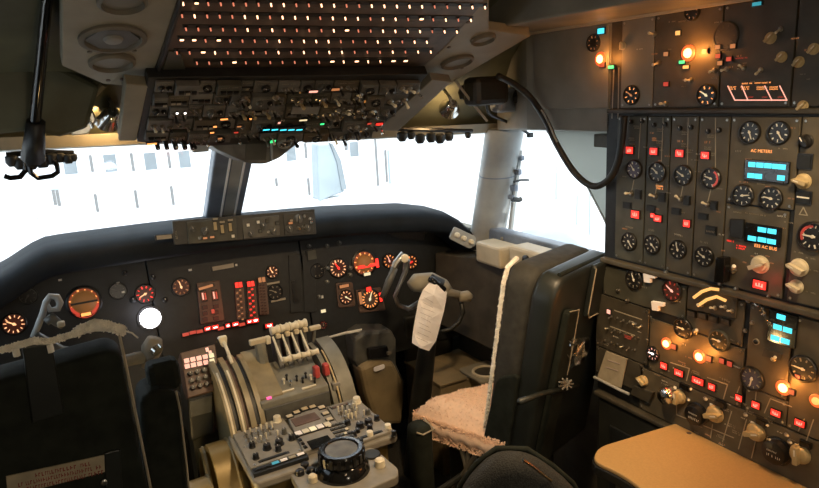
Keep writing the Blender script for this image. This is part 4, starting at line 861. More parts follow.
pd.plate('name_strip', ((252, 471), (306, 454), (309, 459), (254, 477)), -.004, .008, 'panel_black', .001)
for i, m in enumerate(('panel_black', 'panel_black', 'lit_cyan_dim', 'paper', 'mark_grey', 'paper')): pd.light(259 + i * 8.4, 472 - i * 2.9, 7, 4, m, name='push_key', base=.008, rot=0, hgt=.003)
# control display unit
pd.plate('display_unit', ((288, 421), (323, 409), (350, 440), (304, 456)), -.004, .014, 'ped_grey', .003)
pd.plate('display_screen', ((291, 424), (315, 416.5), (321, 423), (296, 431)), .014, .017, 'overhead_brown', .001)
for i in range(5): pd.light(299 + i * 7.2, 438.5 - i * 2.3, 6.4, 7.5, ('paper', 'ivory', 'lit_yellow', 'paper', 'ivory')[i], name='function_key', base=.014)
for (px, py) in ((290, 421), (297, 417), (305, 413.5), (313, 411.5), (322, 412), (326, 418), (330, 424)): pd.light(px, py, 6, 5, 'knob_ivory', name='function_key', base=.014)
pd.plate('keypad_screen', ((307, 446), (328, 439.5), (335, 447), (312, 454)), .014, .016, 'glass_dark', .001)
for j in range(5):
    for i in range(4): pd.light(330 + i * 3.9 + j * 2.7, 431 + j * 3.2 - i * 1.15, 2.8, 2.8, 'ivory' if (i + j) % 5 == 0 else 'ped_dark', name='key', base=.014, hgt=.003)
for i in range(4): pd.light(298 + i * 2.6, 441 + i * 3.6, 2.2, 3, 'black', name='line_key', base=.014)
# right hand row of pale knobs
for (px, py) in ((370, 437), (388, 430)): pd.knob(px, py, 3.6, 'ivory', style='round', h=.02, base=.0)
for (px, py) in ((358, 434), (361, 444), (352, 441), (394, 436)): pd.knob(px, py, 2.6, 'black', style='round', h=.018, base=.0)
# rudder trim knob
c = onplane(343, 470, Vector((0, 0, .606)), Vector((0, 0, 1))); Tm = Matrix.Translation(c)
tk = obj('trim_knob', MB().lathe([(.078, 0), (.076, .012), (.066, .030), (.062, .034)], 32, Tm), 'gloss_black', pr, smooth=True)
rim = MB(); n_ = 48
rim.lathe([(.060, .034), (.064, .040), (.064, .066), (.060, .072), (.050, .072), (.047, .066)], 40, Tm)
obj('knob_rim', rim, 'gloss_black', tk, smooth=True)
grips = MB()
for i in range(18): grips.box((.064, 0, .053), (.006, .010, .026), Tm @ Matrix.Rotation(i * math.tau / 18, 4, 'Z'))
obj('knob_grip', grips, 'black', tk)
obj('knob_cap', MB().lathe([(.048, .060), (.046, .068), (.01, .0685)], 32, Tm), 'overhead_grey', tk, smooth=True)
def on(z, px, py): return atZ(px, py, z)
c = on(.607, 372, 455); obj('oval_plate', MB().lathe([(.026, 0), (.024, .005)], 24, Matrix.Translation(c)), 'console_dark', pr)
c = on(.607, 380, 466); obj('ivory_knob', MB().lathe([(.016, 0), (.015, .02), (.010, .024)], 10, Matrix.Translation(c)), 'ivory', pr, smooth=True)
c = on(.607, 313, 481); obj('ivory_knob', MB().lathe([(.014, 0), (.013, .016), (.009, .02)], 10, Matrix.Translation(c)), 'knob_ivory', pr, smooth=True)
for p in ((305, 467), (311, 472), (300, 474)): obj('knob', MB().lathe([(.014, 0), (.012, .012), (.007, .016)], 12, Matrix.Translation(on(.607, *p))), 'black', pr, smooth=True)

# throttle quadrant: curved cheeks with lever slots
QC = (2.13, .53)
def sector(x0, x1, R0, a0=90, a1=186, R1=0, n=18):
    pts = [(QC[0] + R0 * math.cos(math.radians(a)), QC[1] + R0 * math.sin(math.radians(a))) for a in [a0 + (a1 - a0) * i / n for i in range(n + 1)]]
    if R1: pts += [(QC[0] + R1 * math.cos(math.radians(a)), QC[1] + R1 * math.sin(math.radians(a))) for a in [a1 + (a0 - a1) * i / n for i in range(n + 1)]]
    else: pts += [(QC[0], QC[1] - .1)]
    return MB().prism(pts, x0, x1, Matrix(((0, 0, 1, 0), (1, 0, 0, 0), (0, 1, 0, 0), (0, 0, 0, 1))))
for (x0, x1, r, m) in ((-.225, -.205, .262, 'quad_tan'), (-.190, -.172, .262, 'quad_tan'), (-.157, -.139, .262, 'quad_tan'), (-.124, -.108, .257, 'quad_tan'), (.138, .155, .235, 'quad_grey'), (.168, .222, .245, 'quad_grey')):
    obj('quadrant_rib', sector(x0, x1, r), m, pr, smooth=True)
for (x0, x1, r, m) in ((-.205, -.190, .25, 'panel_black'), (-.172, -.157, .246, 'overhead_brown'), (-.139, -.124, .25, 'panel_black'), (.155, .168, .23, 'panel_black')): obj('lever_slot', sector(x0, x1, r), m, pr)
for x, r, m in ((-.181, .264, 'ivory'), (-.215, .264, 'ivory'), (.160, .247, 'knob_tan')): obj('slot_edge', sector(x - .003, x + .003, r, 110, 165, r - .006), m, pr)
obj('stop_block', MB().box((.160, 1.94, .665), (.03, .03, .025)), 'ped_grey', pr, bevel=.003)
obj('quadrant_core', sector(-.108, .138, .18), 'ped_dark', pr, smooth=True)
obj('start_block', MB().add([(-.112, 1.905, .605), (.125, 1.905, .605), (.125, 1.915, .685), (-.112, 1.915, .685), (-.112, 2.09, .605), (.125, 2.09, .605), (.125, 2.09, .745), (-.112, 2.09, .745)], [(0, 1, 2, 3), (4, 7, 6, 5), (3, 2, 6, 7), (0, 3, 7, 4), (1, 5, 6, 2), (0, 4, 5, 1)]), 'quad_grey', pr, bevel=.003)
obj('block_face', MB().bx(-.105, .12, 1.900, 1.908, .61, .668), 'ped_dark', pr, bevel=.001)
obj('left_plate', MB().add([(-.108, 1.93, .695), (-.03, 1.93, .695), (-.03, 2.14, .79), (-.108, 2.14, .79), (-.108, 1.93, .68), (-.03, 1.93, .68), (-.03, 2.14, .775), (-.108, 2.14, .775)], [(0, 1, 2, 3), (7, 6, 5, 4), (0, 4, 5, 1), (1, 5, 6, 2), (2, 6, 7, 3), (3, 7, 4, 0)]), 'quad_tan', pr, bevel=.002)
def ptop(px, py): d = onplane(px, py, Vector((0, 1.915, .687)), Vector((0, -.325, .945)).normalized()); return d
sl = Matrix.Rotation(math.radians(19), 4, 'X')
for (px, py, m, s) in ((269, 398, 'lit_magenta', (.016, .008, .006)), (287, 391, 'ivory', (.05, .006, .006)), (309, 387, 'ivory', (.05, .006, .006)), (256, 366, 'ivory', (.03, .005, .006)), (247, 366.5, 'ivory', (.02, .005, .006))):
    obj('indicator_strip', MB().box((0, 0, 0), s, Matrix.Translation(ptop(px, py)) @ sl), m, pr)
for (px, py) in ((284, 384), (291, 386), (297, 381), (303, 383), (311, 380), (287, 380), (306, 378), (315, 383)): obj('small_lever', MB().lathe([(.004, 0), (.003, .012), (.006, .018), (.003, .022)], 8, Matrix.Translation(ptop(px, py))), R.choice(('ivory', 'chrome', 'black')), pr)
# throttles
LX = [.012, .046, .080, .114]
for i, x in enumerate(LX):
    lv = obj('throttle_lever', MB().prism([(2.04, .72), (2.12, .74), (2.135, .80), (2.12, .846), (2.09, .851), (2.085, .80)], x - .010, x + .010, Matrix(((0, 0, 1, 0), (1, 0, 0, 0), (0, 1, 0, 0), (0, 0, 0, 1)))), 'ped_dark', pr, bevel=.003)
    RX = Matrix.Translation((x, 2.095, .858)) @ Matrix.Rotation(math.pi / 2, 4, 'Y')
    obj('lever_grip', MB().lathe([(.008, -.0172), (.015, -.016), (.017, -.011), (.012, -.003), (.012, .004), (.017, .011), (.015, .016), (.008, .0172)], 16, RX), 'ivory', lv, smooth='all')
    obj('reverse_rod', MB().tube([(x - .014, 2.08, .84), (x - .014, 2.03, .80), (x - .012, 2.0, .775)], .0042, 6), 'ivory', lv)
    RX2 = Matrix.Translation((x + .003, 2.0, .780)) @ Matrix.Rotation(math.pi / 2, 4, 'Y')
    obj('reverse_grip', MB().lathe([(.006, -.015), (.012, -.014), (.009, -.003), (.009, .004), (.012, .013), (.006, .015)], 14, RX2), 'ivory', lv, smooth='all')
    obj('lever_cap', MB().box((x + .006, 2.085, .838), (.018, .02, .016)), 'knob_ivory', lv, bevel=.003)
for x in (.098, .134):
    hl = obj('start_handle', MB().box((x + .006, 1.965, .722), (.02, .028, .042), Matrix.Identity(4)), 'red_handle', pr, bevel=.005); obj('handle_stem', MB().tube([(x + .006, 1.97, .72), (x + .006, 1.98, .69)], .006), 'steel', hl)
sbp = [atX(232, 363, -.181), atX(228, 352, -.183), atX(223, 340, -.185)]
sb = obj('speed_brake_lever', MB().tube(sbp, .0055), 'ivory', pr); p_ = sbp[-1]
obj('lever_grip', MB().prism(rpoly([(-.017, .014), (.014, .014), (.009, -.022), (-.006, -.024)], .008), -.008, .008, Matrix.Translation(p_) @ Matrix.Rotation(math.pi / 2, 4, 'X')), 'ivory', sb, bevel=.003)
st = obj('trim_lever', MB().tube([(-.045, 2.08, .74), (-.045, 2.10, .82)], .02), 'quad_grey', pr); obj('lever_fork', MB().box((-.05, 2.105, .828), (.06, .02, .02)), 'knob_ivory', st, bevel=.004)
obj('lever_fork', MB().box((-.015, 2.10, .826), (.018, .022, .028)), 'ivory', st, bevel=.004)
fl_ = obj('flap_lever', MB().tube([(.160, 2.12, .77), (.160, 2.10, .825)], .007), 'steel', pr); obj('lever_grip', MB().box((.160, 2.095, .832), (.045, .022, .016)), 'knob_ivory', fl_, bevel=.005)
gr = thing('gear_rod', atY(340, 332, 2.3), 'bright metal rod reaching from the throttles to the right panel', 'rod')
obj('shaft', MB().tube([atY(326, 338, 2.24), atY(345, 333, 2.32), atY(368, 329, 2.37)], [.004, .006, .007], 8), 'mark_white', gr)
# curved kick plates beside the pedestal, in the left footwell
for i, (x, y0, hh, rr_) in enumerate(((-.345, 1.86, .52, .16), (-.265, 1.90, .60, .19), (-.305, 1.98, .56, .10))):
    t = thing('kick_plate', (x, y0, 0), ('curved brass coloured kick plate nearest the left seat', 'curved brass coloured kick plate against the pedestal side', 'narrow brass coloured kick plate deep in the left footwell')[i], 'kick plate')
    am = [math.pi * j / 14 for j in range(15)]
    pts = [(y0 + rr_ * math.cos(a), hh * math.sin(a) ** .7) for a in am]; ins = [(y0 + (rr_ - .02) * math.cos(a), (hh - .02) * math.sin(a) ** .7) for a in reversed(am)]
    hw = .032 if i != 2 else .006
    obj('sheet', MB().prism(pts + ins, x - hw, x + hw, Matrix(((0, 0, 1, 0), (1, 0, 0, 0), (0, 1, 0, 0), (0, 0, 0, 1)))), 'brass_floor', t, smooth=True)
    obj('rib', MB().tube([(x + hw, y, z) for y, z in pts], .005, 6), 'quad_tan', t)
# radio unit forward left of the pedestal
rc = Panel('audio_unit', (-.30, 2.13, .80), (1, 0, 0), (0, .55, .835), 'small radio unit with rows of pink lit keys left of the throttles', 'radio')
rc.plate('panel_plate', ((180, 353), (215, 344), (222, 388), (188, 398)), -.10, 0, 'overhead_brown', .003)
for i in range(5):
    for j in range(2): rc.light(186.5 + i * 6.2 + j * .6, 361 - i * 1.3 + j * 5.5, 4.8, 4.4, 'lit_pink' if i < 4 else 'lit_yellow', name='lit_key', base=0, hgt=.004)
for (px, py) in ((207, 350), (210, 353)): rc.light(px, py, 3, 4, 'lit_pink', name='lit_key')
for j in range(3):
    for i in range(4): rc.knob(190 + i * 7 + j * 1.4, 374 + j * 7 - i * 1.8, 2.3, R.choice(('black', 'overhead_grey', 'black')), style='round', h=.016)
rc.marks(199, 370, 24, 2, 'mark_grey', 1); rc.marks(202, 384, 24, 2, 'mark_grey', 1)
ub = thing('dark_bin', (-.32, 2.1, .2), 'dark metal bin under the pink keyed radio unit', 'bin')
cc = [atY(*p, 2.08) for p in ((188, 399), (214, 391), (214, 434), (191, 442))]
obj('shell', poly3(cc, (0, 1, 0), .14), 'console_dark', ub, bevel=.008); obj('upper_panel', poly3([atY(*p, 2.075) for p in ((190, 402), (212, 395), (212, 412), (191, 418))], (0, 1, 0), .01), 'ped_dark', ub, bevel=.003)
obj('foot', MB().bx(cc[0].x, cc[1].x, 2.1, 2.2, 0, cc[3].z), 'console_dark', ub)

# ================================================================== control columns
def yoke(name, label, cxw, y0, group):
    return thing(name, (cxw, y0 + .1, 0), label, 'control column', group)
fy = yoke('control_column', 'control column with curved grey horns and a clipped paper, right seat', .60, 2.03, None)
YF = 2.02
hz = [atY(*p, YF) for p in ((381, 298), (386, 288), (391, 275), (396, 263), (402, 256), (407, 261), (405, 272), (400, 284), (395, 296), (398, 305), (408, 309), (419, 303))]
obj('left_horn', MB().tube(hz, [.008, .010, .011, .013, .017, .015, .010, .008, .008, .009, .010, .012], 10), 'steel', fy, smooth='all')
c = atY(404, 258, YF - .02); obj('horn_button', MB().lathe([(.016, 0), (.016, .008), (.010, .012)], 14, Matrix.Translation(c) @ Matrix.Rotation(math.pi / 2, 4, 'X')), 'ivory', fy, smooth=True)
obj('grip_pad', MB().tube([atY(*p, YF - .012) for p in ((383, 297), (389, 281), (395, 268))], [.011, .014, .012], 10), 'ped_dark', fy, smooth='all')
H0, H1 = atY(414, 284, YF), atY(446, 291, YF - .02)
obj('hub', MB().tube([atY(411, 287, YF), atY(416, 283, YF), atY(430, 283, YF), atY(442, 288, YF), atY(448, 292, YF)], [.024, .036, .042, .038, .024], 16), 'beige', fy, smooth='all')
obj('hub_cap', MB().tube([atY(429, 281, YF - .03), atY(440, 287, YF - .045)], [.030, .034], 12), 'black', fy, smooth=True)
obj('right_horn', MB().tube([atY(*p, YF - .02) for p in ((446, 292), (455, 294), (463, 296))], [.018, .016, .017], 10), 'beige_dark', fy, smooth='all')
obj('right_grip', MB().tube([atY(*p, YF - .03) for p in ((459, 297), (467, 296), (470, 298))], [.020, .022, .018], 12), 'beige', fy, smooth='all')
obj('right_hook', MB().tube([atY(*p, YF - .02) for p in ((461, 302), (463, 312), (459, 322), (451, 329), (441, 331))], [.009, .010, .009, .008, .006], 10), 'console_dark', fy, smooth='all')
obj('column', MB().tube([atY(430, 295, YF + .01), atY(428, 340, YF + .06), (.62, 2.16, .35), (.62, 2.22, 0)], [.03, .035, .045, .06], 12), 'console_dark', fy, smooth='all')
obj('clip', MB().tube([atY(*p, YF - .075) for p in ((430, 279), (438, 284), (444, 290))], .012, 8), 'gloss_black', fy, smooth='all')
pa = thing('checklist_paper', atY(430, 320, YF - .08), 'crumpled white printed paper clipped to the right control column', 'paper')
g = [[(431, 281), (437, 284), (447, 292)], [(423, 290), (434, 295), (446, 301)], [(419, 300), (431, 306), (444, 311)], [(416, 315), (427, 321), (440, 326)], [(413, 332), (422, 339), (436, 341)], [(412, 343), (420, 348), (429, 351)]]
mb = MB()
for j, row in enumerate(g):
    for i, p in enumerate(row): mb.v.append(atY(*p, YF - .085 - .012 * (i == 1) * (j % 2) + .010 * (i == 0) + .006 * j))
for j in range(5):
    for i in range(2): mb.f.append((j * 3 + i, j * 3 + i + 1, j * 3 + i + 4, j * 3 + i + 3))
nv = len(mb.v); mb.v += [v + Vector((0, .0015, 0)) for v in mb.v]; mb.f += [tuple(reversed([i + nv for i in f])) for f in mb.f]
obj('sheet', mb, 'paper', pa)
mb = MB()
for j in range(9):
    y = 298 + j * 5; a, b = atY(424 - j * .9 + R.uniform(0, 2), y, YF - .105), atY(438 - j * .9 - R.uniform(0, 4), y + 5, YF - .103); mb.tube([a + Vector((0, .008, 0)), b + Vector((0, .008, 0))], .0008, 4)
obj('print', mb, 'paper_print', pa)
cy = yoke('control_column', 'control column with slim looped grip, left seat', -.62, 2.03, None)
lp = [atY(*p, 2.0) for p in ((33, 337), (38, 326), (43, 313), (46, 302), (50, 296), (57, 297), (60, 303), (58, 309), (50, 310), (46, 303))]
obj('left_horn', MB().tube(lp, [.008, .009, .009, .009, .009, .010, .010, .009, .008, .007], 8), 'post_grey', cy, smooth='all')
obj('grip', MB().tube([atY(*p, 1.99) for p in ((46, 322), (52, 318), (58, 323), (63, 327))], [.012, .016, .012, .008], 10), 'ped_dark', cy, smooth='all')
obj('switch', MB().box(atY(61, 324, 1.97), (.02, .02, .015)), 'mark_grey', cy, bevel=.004)
obj('crossbar', MB().tube([atY(33, 337, 2.0), atY(60, 352, 2.0), atY(120, 362, 2.0), atY(148, 356, 2.0)], .02, 10), 'ped_dark', cy, smooth='all')
obj('right_horn', MB().tube([atY(*p, 2.0) for p in ((147, 368), (150, 358), (152, 348), (155, 338))], [.016, .024, .032, .022], 12), 'beige_dark', cy, smooth='all')
obj('horn_cap', MB().tube([atY(155, 349, 1.97), atY(158, 352, 1.96)], [.020, .018], 12), 'chrome', cy, smooth=True); obj('horn_ring', MB().tube([atY(150, 359, 1.97), atY(152, 364, 1.97)], [.014, .010], 10), 'chrome', cy, smooth=True)
obj('column', MB().tube([atY(95, 360, 2.02), (-.62, 2.15, .4), (-.62, 2.2, 0)], [.035, .045, .06], 12), 'console_dark', cy, smooth='all')

# ================================================================== seats
def fuzz(name, pts_fn, count, m, parent, length=.018):
    mb = MB()
    for _ in range(count):
        p, nrm = pts_fn(); t = nrm.orthogonal().normalized(); b = nrm.cross(t); w_ = .0035; L_ = length * R.uniform(.5, 1.1)
        tip = p + nrm * L_ + Vector((R.uniform(-1, 1), R.uniform(-1, 1), R.uniform(-1, .6))) * L_ * .5
        mb.add([p + t * w_, p - t * .5 * w_ + b * .87 * w_, p - t * .5 * w_ - b * .87 * w_, tip], [(0, 1, 3), (1, 2, 3), (2, 0, 3)])
    o = obj(name, mb, m, parent); o['kind'] = 'stuff'; return o
def sheet_grid(mb, fn, nu, nv):
    k = len(mb.v)
    for j in range(nv + 1):
        for i in range(nu + 1): mb.v.append(Vector(fn(i / nu, j / nv)))
    for j in range(nv):
        for i in range(nu): a = k + j * (nu + 1) + i; mb.f.append((a, a + 1, a + nu + 2, a + nu + 1))
    return mb
# right seat, turned a little inboard
fs = thing('pilot_seat', (.75, 1.6, 0), 'dark pilot seat with pale sheepskin cushion beside the engineer panel', 'seat')
def backM(x, y, z, rec): return Matrix.Translation((x, y, z)) @ Matrix.Rotation(rec, 4, 'X')
SM = Matrix.Translation((.632, 1.32, 0)) @ Matrix.Rotation(math.radians(16), 4, 'Z')
BM = SM @ backM(.205, .165, .40, math.radians(9.5))
def rear(px, py, h=0): return onplane(px, py, BM @ Vector((0, -.03 - h, 0)), BM.to_3x3() @ Vector((0, -1, 0)))
ol_ = rpoly([(-.205, 0), (.205, 0), (.20, .65), (.16, .712), (-.165, .705), (-.20, .645)], [.02, .02, .05, .05, .05, .05])
XZ = Matrix(((1, 0, 0, 0), (0, 0, 1, 0), (0, 1, 0, 0), (0, 0, 0, 1)))
obj('back_shell', MB().prism(ol_, -.03, .05, BM @ XZ), 'seat_shell', fs, bevel=.018, seg=3, smooth=True)
obj('back_cushion', MB().prism(rpoly([(-.198, .04), (.195, .04), (.195, .68), (.15, .705), (-.165, .705), (-.198, .66)], .05), .05, .15, BM @ XZ), 'seat_inner', fs, bevel=.025, seg=3, smooth=True)
sp_ = [(-.198, .10), (-.198, .3), (-.198, .5), (-.198, .64), (-.185, .69), (-.14, .71)]
obj('fleece_edge', MB().tube([BM @ Vector((x, .15, z)) for x, z in sp_], [.005, .006, .006, .007, .008, .008], 8), 'fleece_white', fs, smooth='all')
def edgept():
    i = R.randrange(len(sp_) - 1); t = R.random(); a, b = sp_[i], sp_[i + 1]; an = R.uniform(0, math.tau)
    n_ = Vector((math.cos(an), math.sin(an), 0)); return BM @ Vector((a[0] + (b[0] - a[0]) * t + n_.x * .005, .15 + n_.y * .005, a[1] + (b[1] - a[1]) * t)), n_
fuzz('fleece_pile', edgept, 1500, 'fleece_white', fs, .004)
obj('back_panel', MB().prism(rpoly([(-.175, .0), (-.09, .0), (-.075, .585), (-.135, .60)], .02), -.055, -.03, BM @ XZ), 'seat_black', fs, bevel=.008)
obj('panel_piping', MB().tube([BM @ Vector((x, -.056, z)) for x, z in ((-.135, .60), (-.078, .59), (-.076, .50), (-.080, .36))], .0016, 6), 'mark_grey', fs)
obj('headrest_pouch', MB().prism(rpoly([(.0, .53), (.195, .53), (.195, .712), (.0, .712)], .015), -.05, -.03, BM @ XZ), 'seat_shell', fs, bevel=.008)
obj('pouch_piping', MB().tube([BM @ Vector((x, -.051, z)) for x, z in ((.0, .705), (.0, .55), (.012, .532), (.07, .53))], .0022, 6), 'mark_grey', fs)
obj('top_strip', MB().tube([BM @ Vector((x, -.01, .708)) for x in (-.15, 0, .15)], .007, 8), 'seat_black', fs)
obj('side_bolster', MB().prism(rpoly([(.0, .0), (.11, .0), (.08, .35), (.0, .40)], .03), -.018, .0, BM @ Matrix.Translation((-.198, .04, -.03)) @ Matrix(((0, 0, 1, 0), (1, 0, 0, 0), (0, 1, 0, 0), (0, 0, 0, 1)))), 'seat_black', fs, bevel=.006)
obj('recline_lever', MB().tube([rear(519, 402, .03), rear(545, 393, .028), rear(578, 386, .026)], [.010, .009, .008], 8), 'seat_shell', fs, smooth='all')
CW, CD = .42, .42
def cush(u, v):
    lx = -.0 + CW * u; ly = .20 + CD * v * (1 - .52 * u ** 1.3)
    e = min(u, 1 - u, 1 - v); z = .560 - .055 * max(0, 1 - e / .14) ** 2 - .035 * (v - .3) + .004 * math.sin(lx * 47) * math.sin(ly * 39)
    p = SM @ Vector((lx, ly, z)); return (p.x, p.y, p.z)
sx_, sy_ = SM.to_3x3() @ Vector((1, 0, 0)), SM.to_3x3() @ Vector((0, 1, 0))
obj('cushion_base', MB().box((.16, .33, .42), (.28, .24, .11), SM), 'seat_black', fs, bevel=.03)
mb = sheet_grid(MB(), cush, 28, 28)
for (p0, p1) in (((0, 0), (0, 1)), ((0, 1), (1, 1)), ((1, 1), (1, 0))):
    def side(u, v, p0=p0, p1=p1):
        a = p0[0] + (p1[0] - p0[0]) * u; b = p0[1] + (p1[1] - p0[1]) * u; d = .02 * math.sin(math.pi * v)
        P_ = Vector(cush(a, b)) + sx_ * (d if p0[0] == p1[0] == 1 else -d if p0[0] == p1[0] == 0 else 0) + sy_ * (d if p0[1] == p1[1] == 1 else 0)
        return (P_.x, P_.y, P_.z - .085 * v - .012 * v * math.sin(u * 40))
    sheet_grid(mb, side, 28, 5)
fl1 = obj('sheepskin', mb, 'fleece', fs, smooth='all'); fl1['label'] = 'pinkish pale sheepskin cover'
def cpt():
    if R.random() < .30:
        u, v = R.random(), R.random(); return Vector(cush(u, v)), Vector((0, 0, 1))
    s = R.random(); k_ = R.random()
    if s < .6: P_ = Vector(cush(0, k_)); return P_ - sx_ * .012 - Vector((0, 0, R.uniform(0, .085))), (-sx_ + Vector((0, 0, -.1))).normalized()
    P_ = Vector(cush(k_, 1)); return P_ + sy_ * .012 - Vector((0, 0, R.uniform(0, .06))), sy_
fuzz('sheepskin_pile', cpt, 6000, 'fleece', fs, .006)
obj('seat_frame', MB().box((.17, .35, .26), (.28, .28, .22), SM), 'seat_shell', fs, bevel=.01)
obj('seat_base', MB().box((.18, .35, .08), (.24, .26, .16), SM), 'console_dark', fs)
for x in (.02, .06, .10): obj('side_strut', MB().tube([SM @ Vector((-.005, .42 - x, .43)), SM @ Vector((-.005, .30 + x * 1.6, .2))], .009, 8), 'beige_dark', fs)
ar = atZ(422, 424, .60)
arm = obj('armrest', MB().bx(ar.x - .035, ar.x + .035, ar.y - .02, ar.y + .06, .20, .595), 'seat_black', fs, bevel=.025, seg=3, smooth=True)
obj('armrest_shine', MB().tube([(ar.x - .03, ar.y - .015, .586), (ar.x - .01, ar.y - .022, .575), (ar.x + .033, ar.y - .02, .58), (ar.x + .036, ar.y + .05, .585)], .003, 6), 'mark_grey', arm)  # pale line paints the shine on the armrest's top edges
obj('armrest_bracket', MB().tube([(ar.x + .03, ar.y + .03, .3), (.58, 1.72, .3)], .012), 'console_dark', arm)
# crumpled clear wrapper hanging on the seat back
wr = thing('clear_wrapper', rear(577, 352, .0), 'crumpled clear plastic wrapper hanging on the back of the right seat', 'wrapper')
mb = MB(); rw = [[(565, 341), (573, 339), (582, 338), (589, 337)], [(566, 348), (573, 350), (582, 347), (590, 346)], [(568, 358), (575, 356), (582, 358), (588, 354)], [(571, 369), (576, 366), (581, 364), (586, 360)]]
for j, row in enumerate(rw):
    for p in row: mb.v.append(rear(p[0], p[1], .02 + R.uniform(-.008, .012)))
for j in range(3):
    for i in range(3): mb.f.append((j * 4 + i, j * 4 + i + 1, j * 4 + i + 5, j * 4 + i + 4))
nv = len(mb.v); mb.v += [v + Vector((.002, .006, 0)) for v in mb.v]; mb.f += [tuple(reversed([i + nv for i in f])) for f in mb.f]
obj('film', mb, 'clear_plastic', wr); obj('glint', MB().tube([rear(*p, .035) for p in ((570, 345), (578, 344), (576, 354), (584, 342), (583, 353))], .0035, 5), 'chrome', wr)
kn = thing('strap_knot', rear(567, 384), 'frayed pale strap knot on the recline lever', 'strap')
mb = MB()
for i in range(9):
    a = i * .7; mb.tube([rear(566, 384, .035), rear(566 + 7 * math.cos(a), 384 + 6 * math.sin(a), .04 + R.uniform(-.01, .01))], [.006, .003], 5)
obj('strands', mb, 'grey_lining', kn)

# left seat, close to the camera
cs = thing('pilot_seat', (-.78, 1.4, 0), 'black pilot seat back with red lettered placard, nearest at the left', 'seat')
SB = backM(-.775, 1.30, .42, math.radians(2))
obj('back_shell', MB().prism(rpoly([(-.24, 0), (.262, 0), (.245, .78), (.225, .795), (-.22, .765), (-.24, .75)], .02), -.03, .06, SB @ XZ), 'seat_black', cs, bevel=.012, seg=3, smooth=True)
obj('back_cushion', MB().prism(rpoly([(-.22, .04), (.22, .04), (.22, .75), (-.2, .74)], .04), .06, .14, SB @ XZ), 'seat_inner', cs, bevel=.02)
def sbp(px, py, h=0): return onplane(px, py, SB @ Vector((0, -.03 - h, 0)), SB.to_3x3() @ Vector((0, -1, 0)))
obj('edge_highlight', MB().tube([sbp(*p, .002) for p in ((119, 333), (127, 370), (136, 415), (145, 460), (152, 495))], .0028, 6), 'mark_grey', cs)  # pale line paints the highlight down the seat edge
obj('pouch', poly3([sbp(*p, 0) for p in ((22, 346), (52, 341), (64, 412), (32, 422))], SB.to_3x3() @ Vector((0, -1, 0)), .008), 'seat_shell', cs, bevel=.003)
obj('lower_flap', poly3([sbp(*p, 0) for p in ((104, 452), (120, 448), (123, 500), (106, 500))], SB.to_3x3() @ Vector((0, -1, 0)), .006), 'seat_shell', cs, bevel=.002)
pl_ = obj('placard', poly3([sbp(*p, 0) for p in ((6, 476), (107, 454), (109, 470), (8, 496))], SB.to_3x3() @ Vector((0, -1, 0)), .003), 'paper_tan', cs)
pl_['label'] = 'tan placard with red lettering'
o_, a_, b_p = sbp(10, 478, .0032), sbp(105, 457.5, .0032), sbp(12, 494, .0032)
mb = MB(); U_ = (a_ - o_); V_ = (b_p - o_)
for j in range(3):
    x = .25 if j == 0 else .02 + .05 * j
    while x < (.95 if j else .82):
        w_ = R.uniform(.015, .03)
        if R.random() < .86:
            p0 = o_ + U_ * x + V_ * (.06 + j * .36)
            mb.add([p0, p0 + U_ * w_ * .4, p0 + U_ * w_ * .4 + V_ * .24, p0 + V_ * .24], [(0, 1, 2, 3)])
            q1 = p0 + V_ * R.choice((0, .1, .18)); mb.add([q1, q1 + U_ * w_ * .9, q1 + U_ * w_ * .9 + V_ * .07, q1 + V_ * .07], [(0, 1, 2, 3)])
        x += w_ * 1.35
obj('red_lettering', mb, 'placard_red', pl_)
c = sbp(104, 482, .004); obj('snap', MB().lathe([(.006, 0), (.006, .003), (.003, .004)], 12, Matrix.Translation(c) @ Matrix.Rotation(math.pi / 2, 4, 'X')), 'steel', cs)
# rolled fleece along the top edge
tp_ = [(-10, 352), (8, 349), (20, 345), (34, 341), (50, 342), (62, 338), (76, 334)]
fr = obj('fleece_roll', MB().tube([sbp(*p, .004) for p in tp_], [.005, .005, .006, .007, .005, .005, .005], 8), 'fleece_white', cs, smooth='all')
mnd = [(74, 334), (84, 329), (95, 325), (106, 326), (116, 329), (124, 331)]
obj('fleece_bunch', MB().tube([sbp(*p, .004) for p in mnd], [.004, .009, .012, .010, .006, .002], 10), 'fleece_white', cs, smooth='all')
def rollpt():
    pts_ = tp_ + mnd; i = R.randrange(len(pts_) - 1); t = R.random(); p = (pts_[i][0] + (pts_[i + 1][0] - pts_[i][0]) * t, pts_[i][1] + (pts_[i + 1][1] - pts_[i][1]) * t)
    n_ = Vector((R.uniform(-.3, .3), R.uniform(-1, .2), R.uniform(-.2, 1))).normalized(); rad = .005 if p[0] < 78 else .009
    return sbp(*p, .004) + n_ * rad, n_
fuzz('fleece_pile', rollpt, 2500, 'fleece_white', cs, .0032)
obj('thread', MB().tube([sbp(*p, .006) for p in ((113, 324), (122, 330), (132, 333), (138, 338))], .0016, 5), 'fleece_white', cs)
for tp2 in (((15, 347), (17, 356)), ((49, 344), (51, 352))): obj('tab', MB().tube([sbp(*p, .004) for p in tp2], .006, 6), 'fleece_white', cs)
arc_ = [atY(*p, 1.40) for p in ((140, 402), (146, 394), (160, 390), (174, 390), (182, 398), (190, 500), (148, 500))]
ar2 = obj('armrest', poly3(arc_, (0, 1, 0), .10), 'seat_black', cs, bevel=.012, seg=3); ar2['label'] = 'folded black armrest'
obj('armrest_cap', MB().box(atY(163, 374, 1.46), (.07, .06, .07)), 'seat_black', ar2, bevel=.015)
obj('armrest_edge', MB().tube([atY(*p, 1.395) for p in ((176, 391), (180, 410), (186, 460), (190, 500))], .0025, 6), 'mark_grey', ar2)
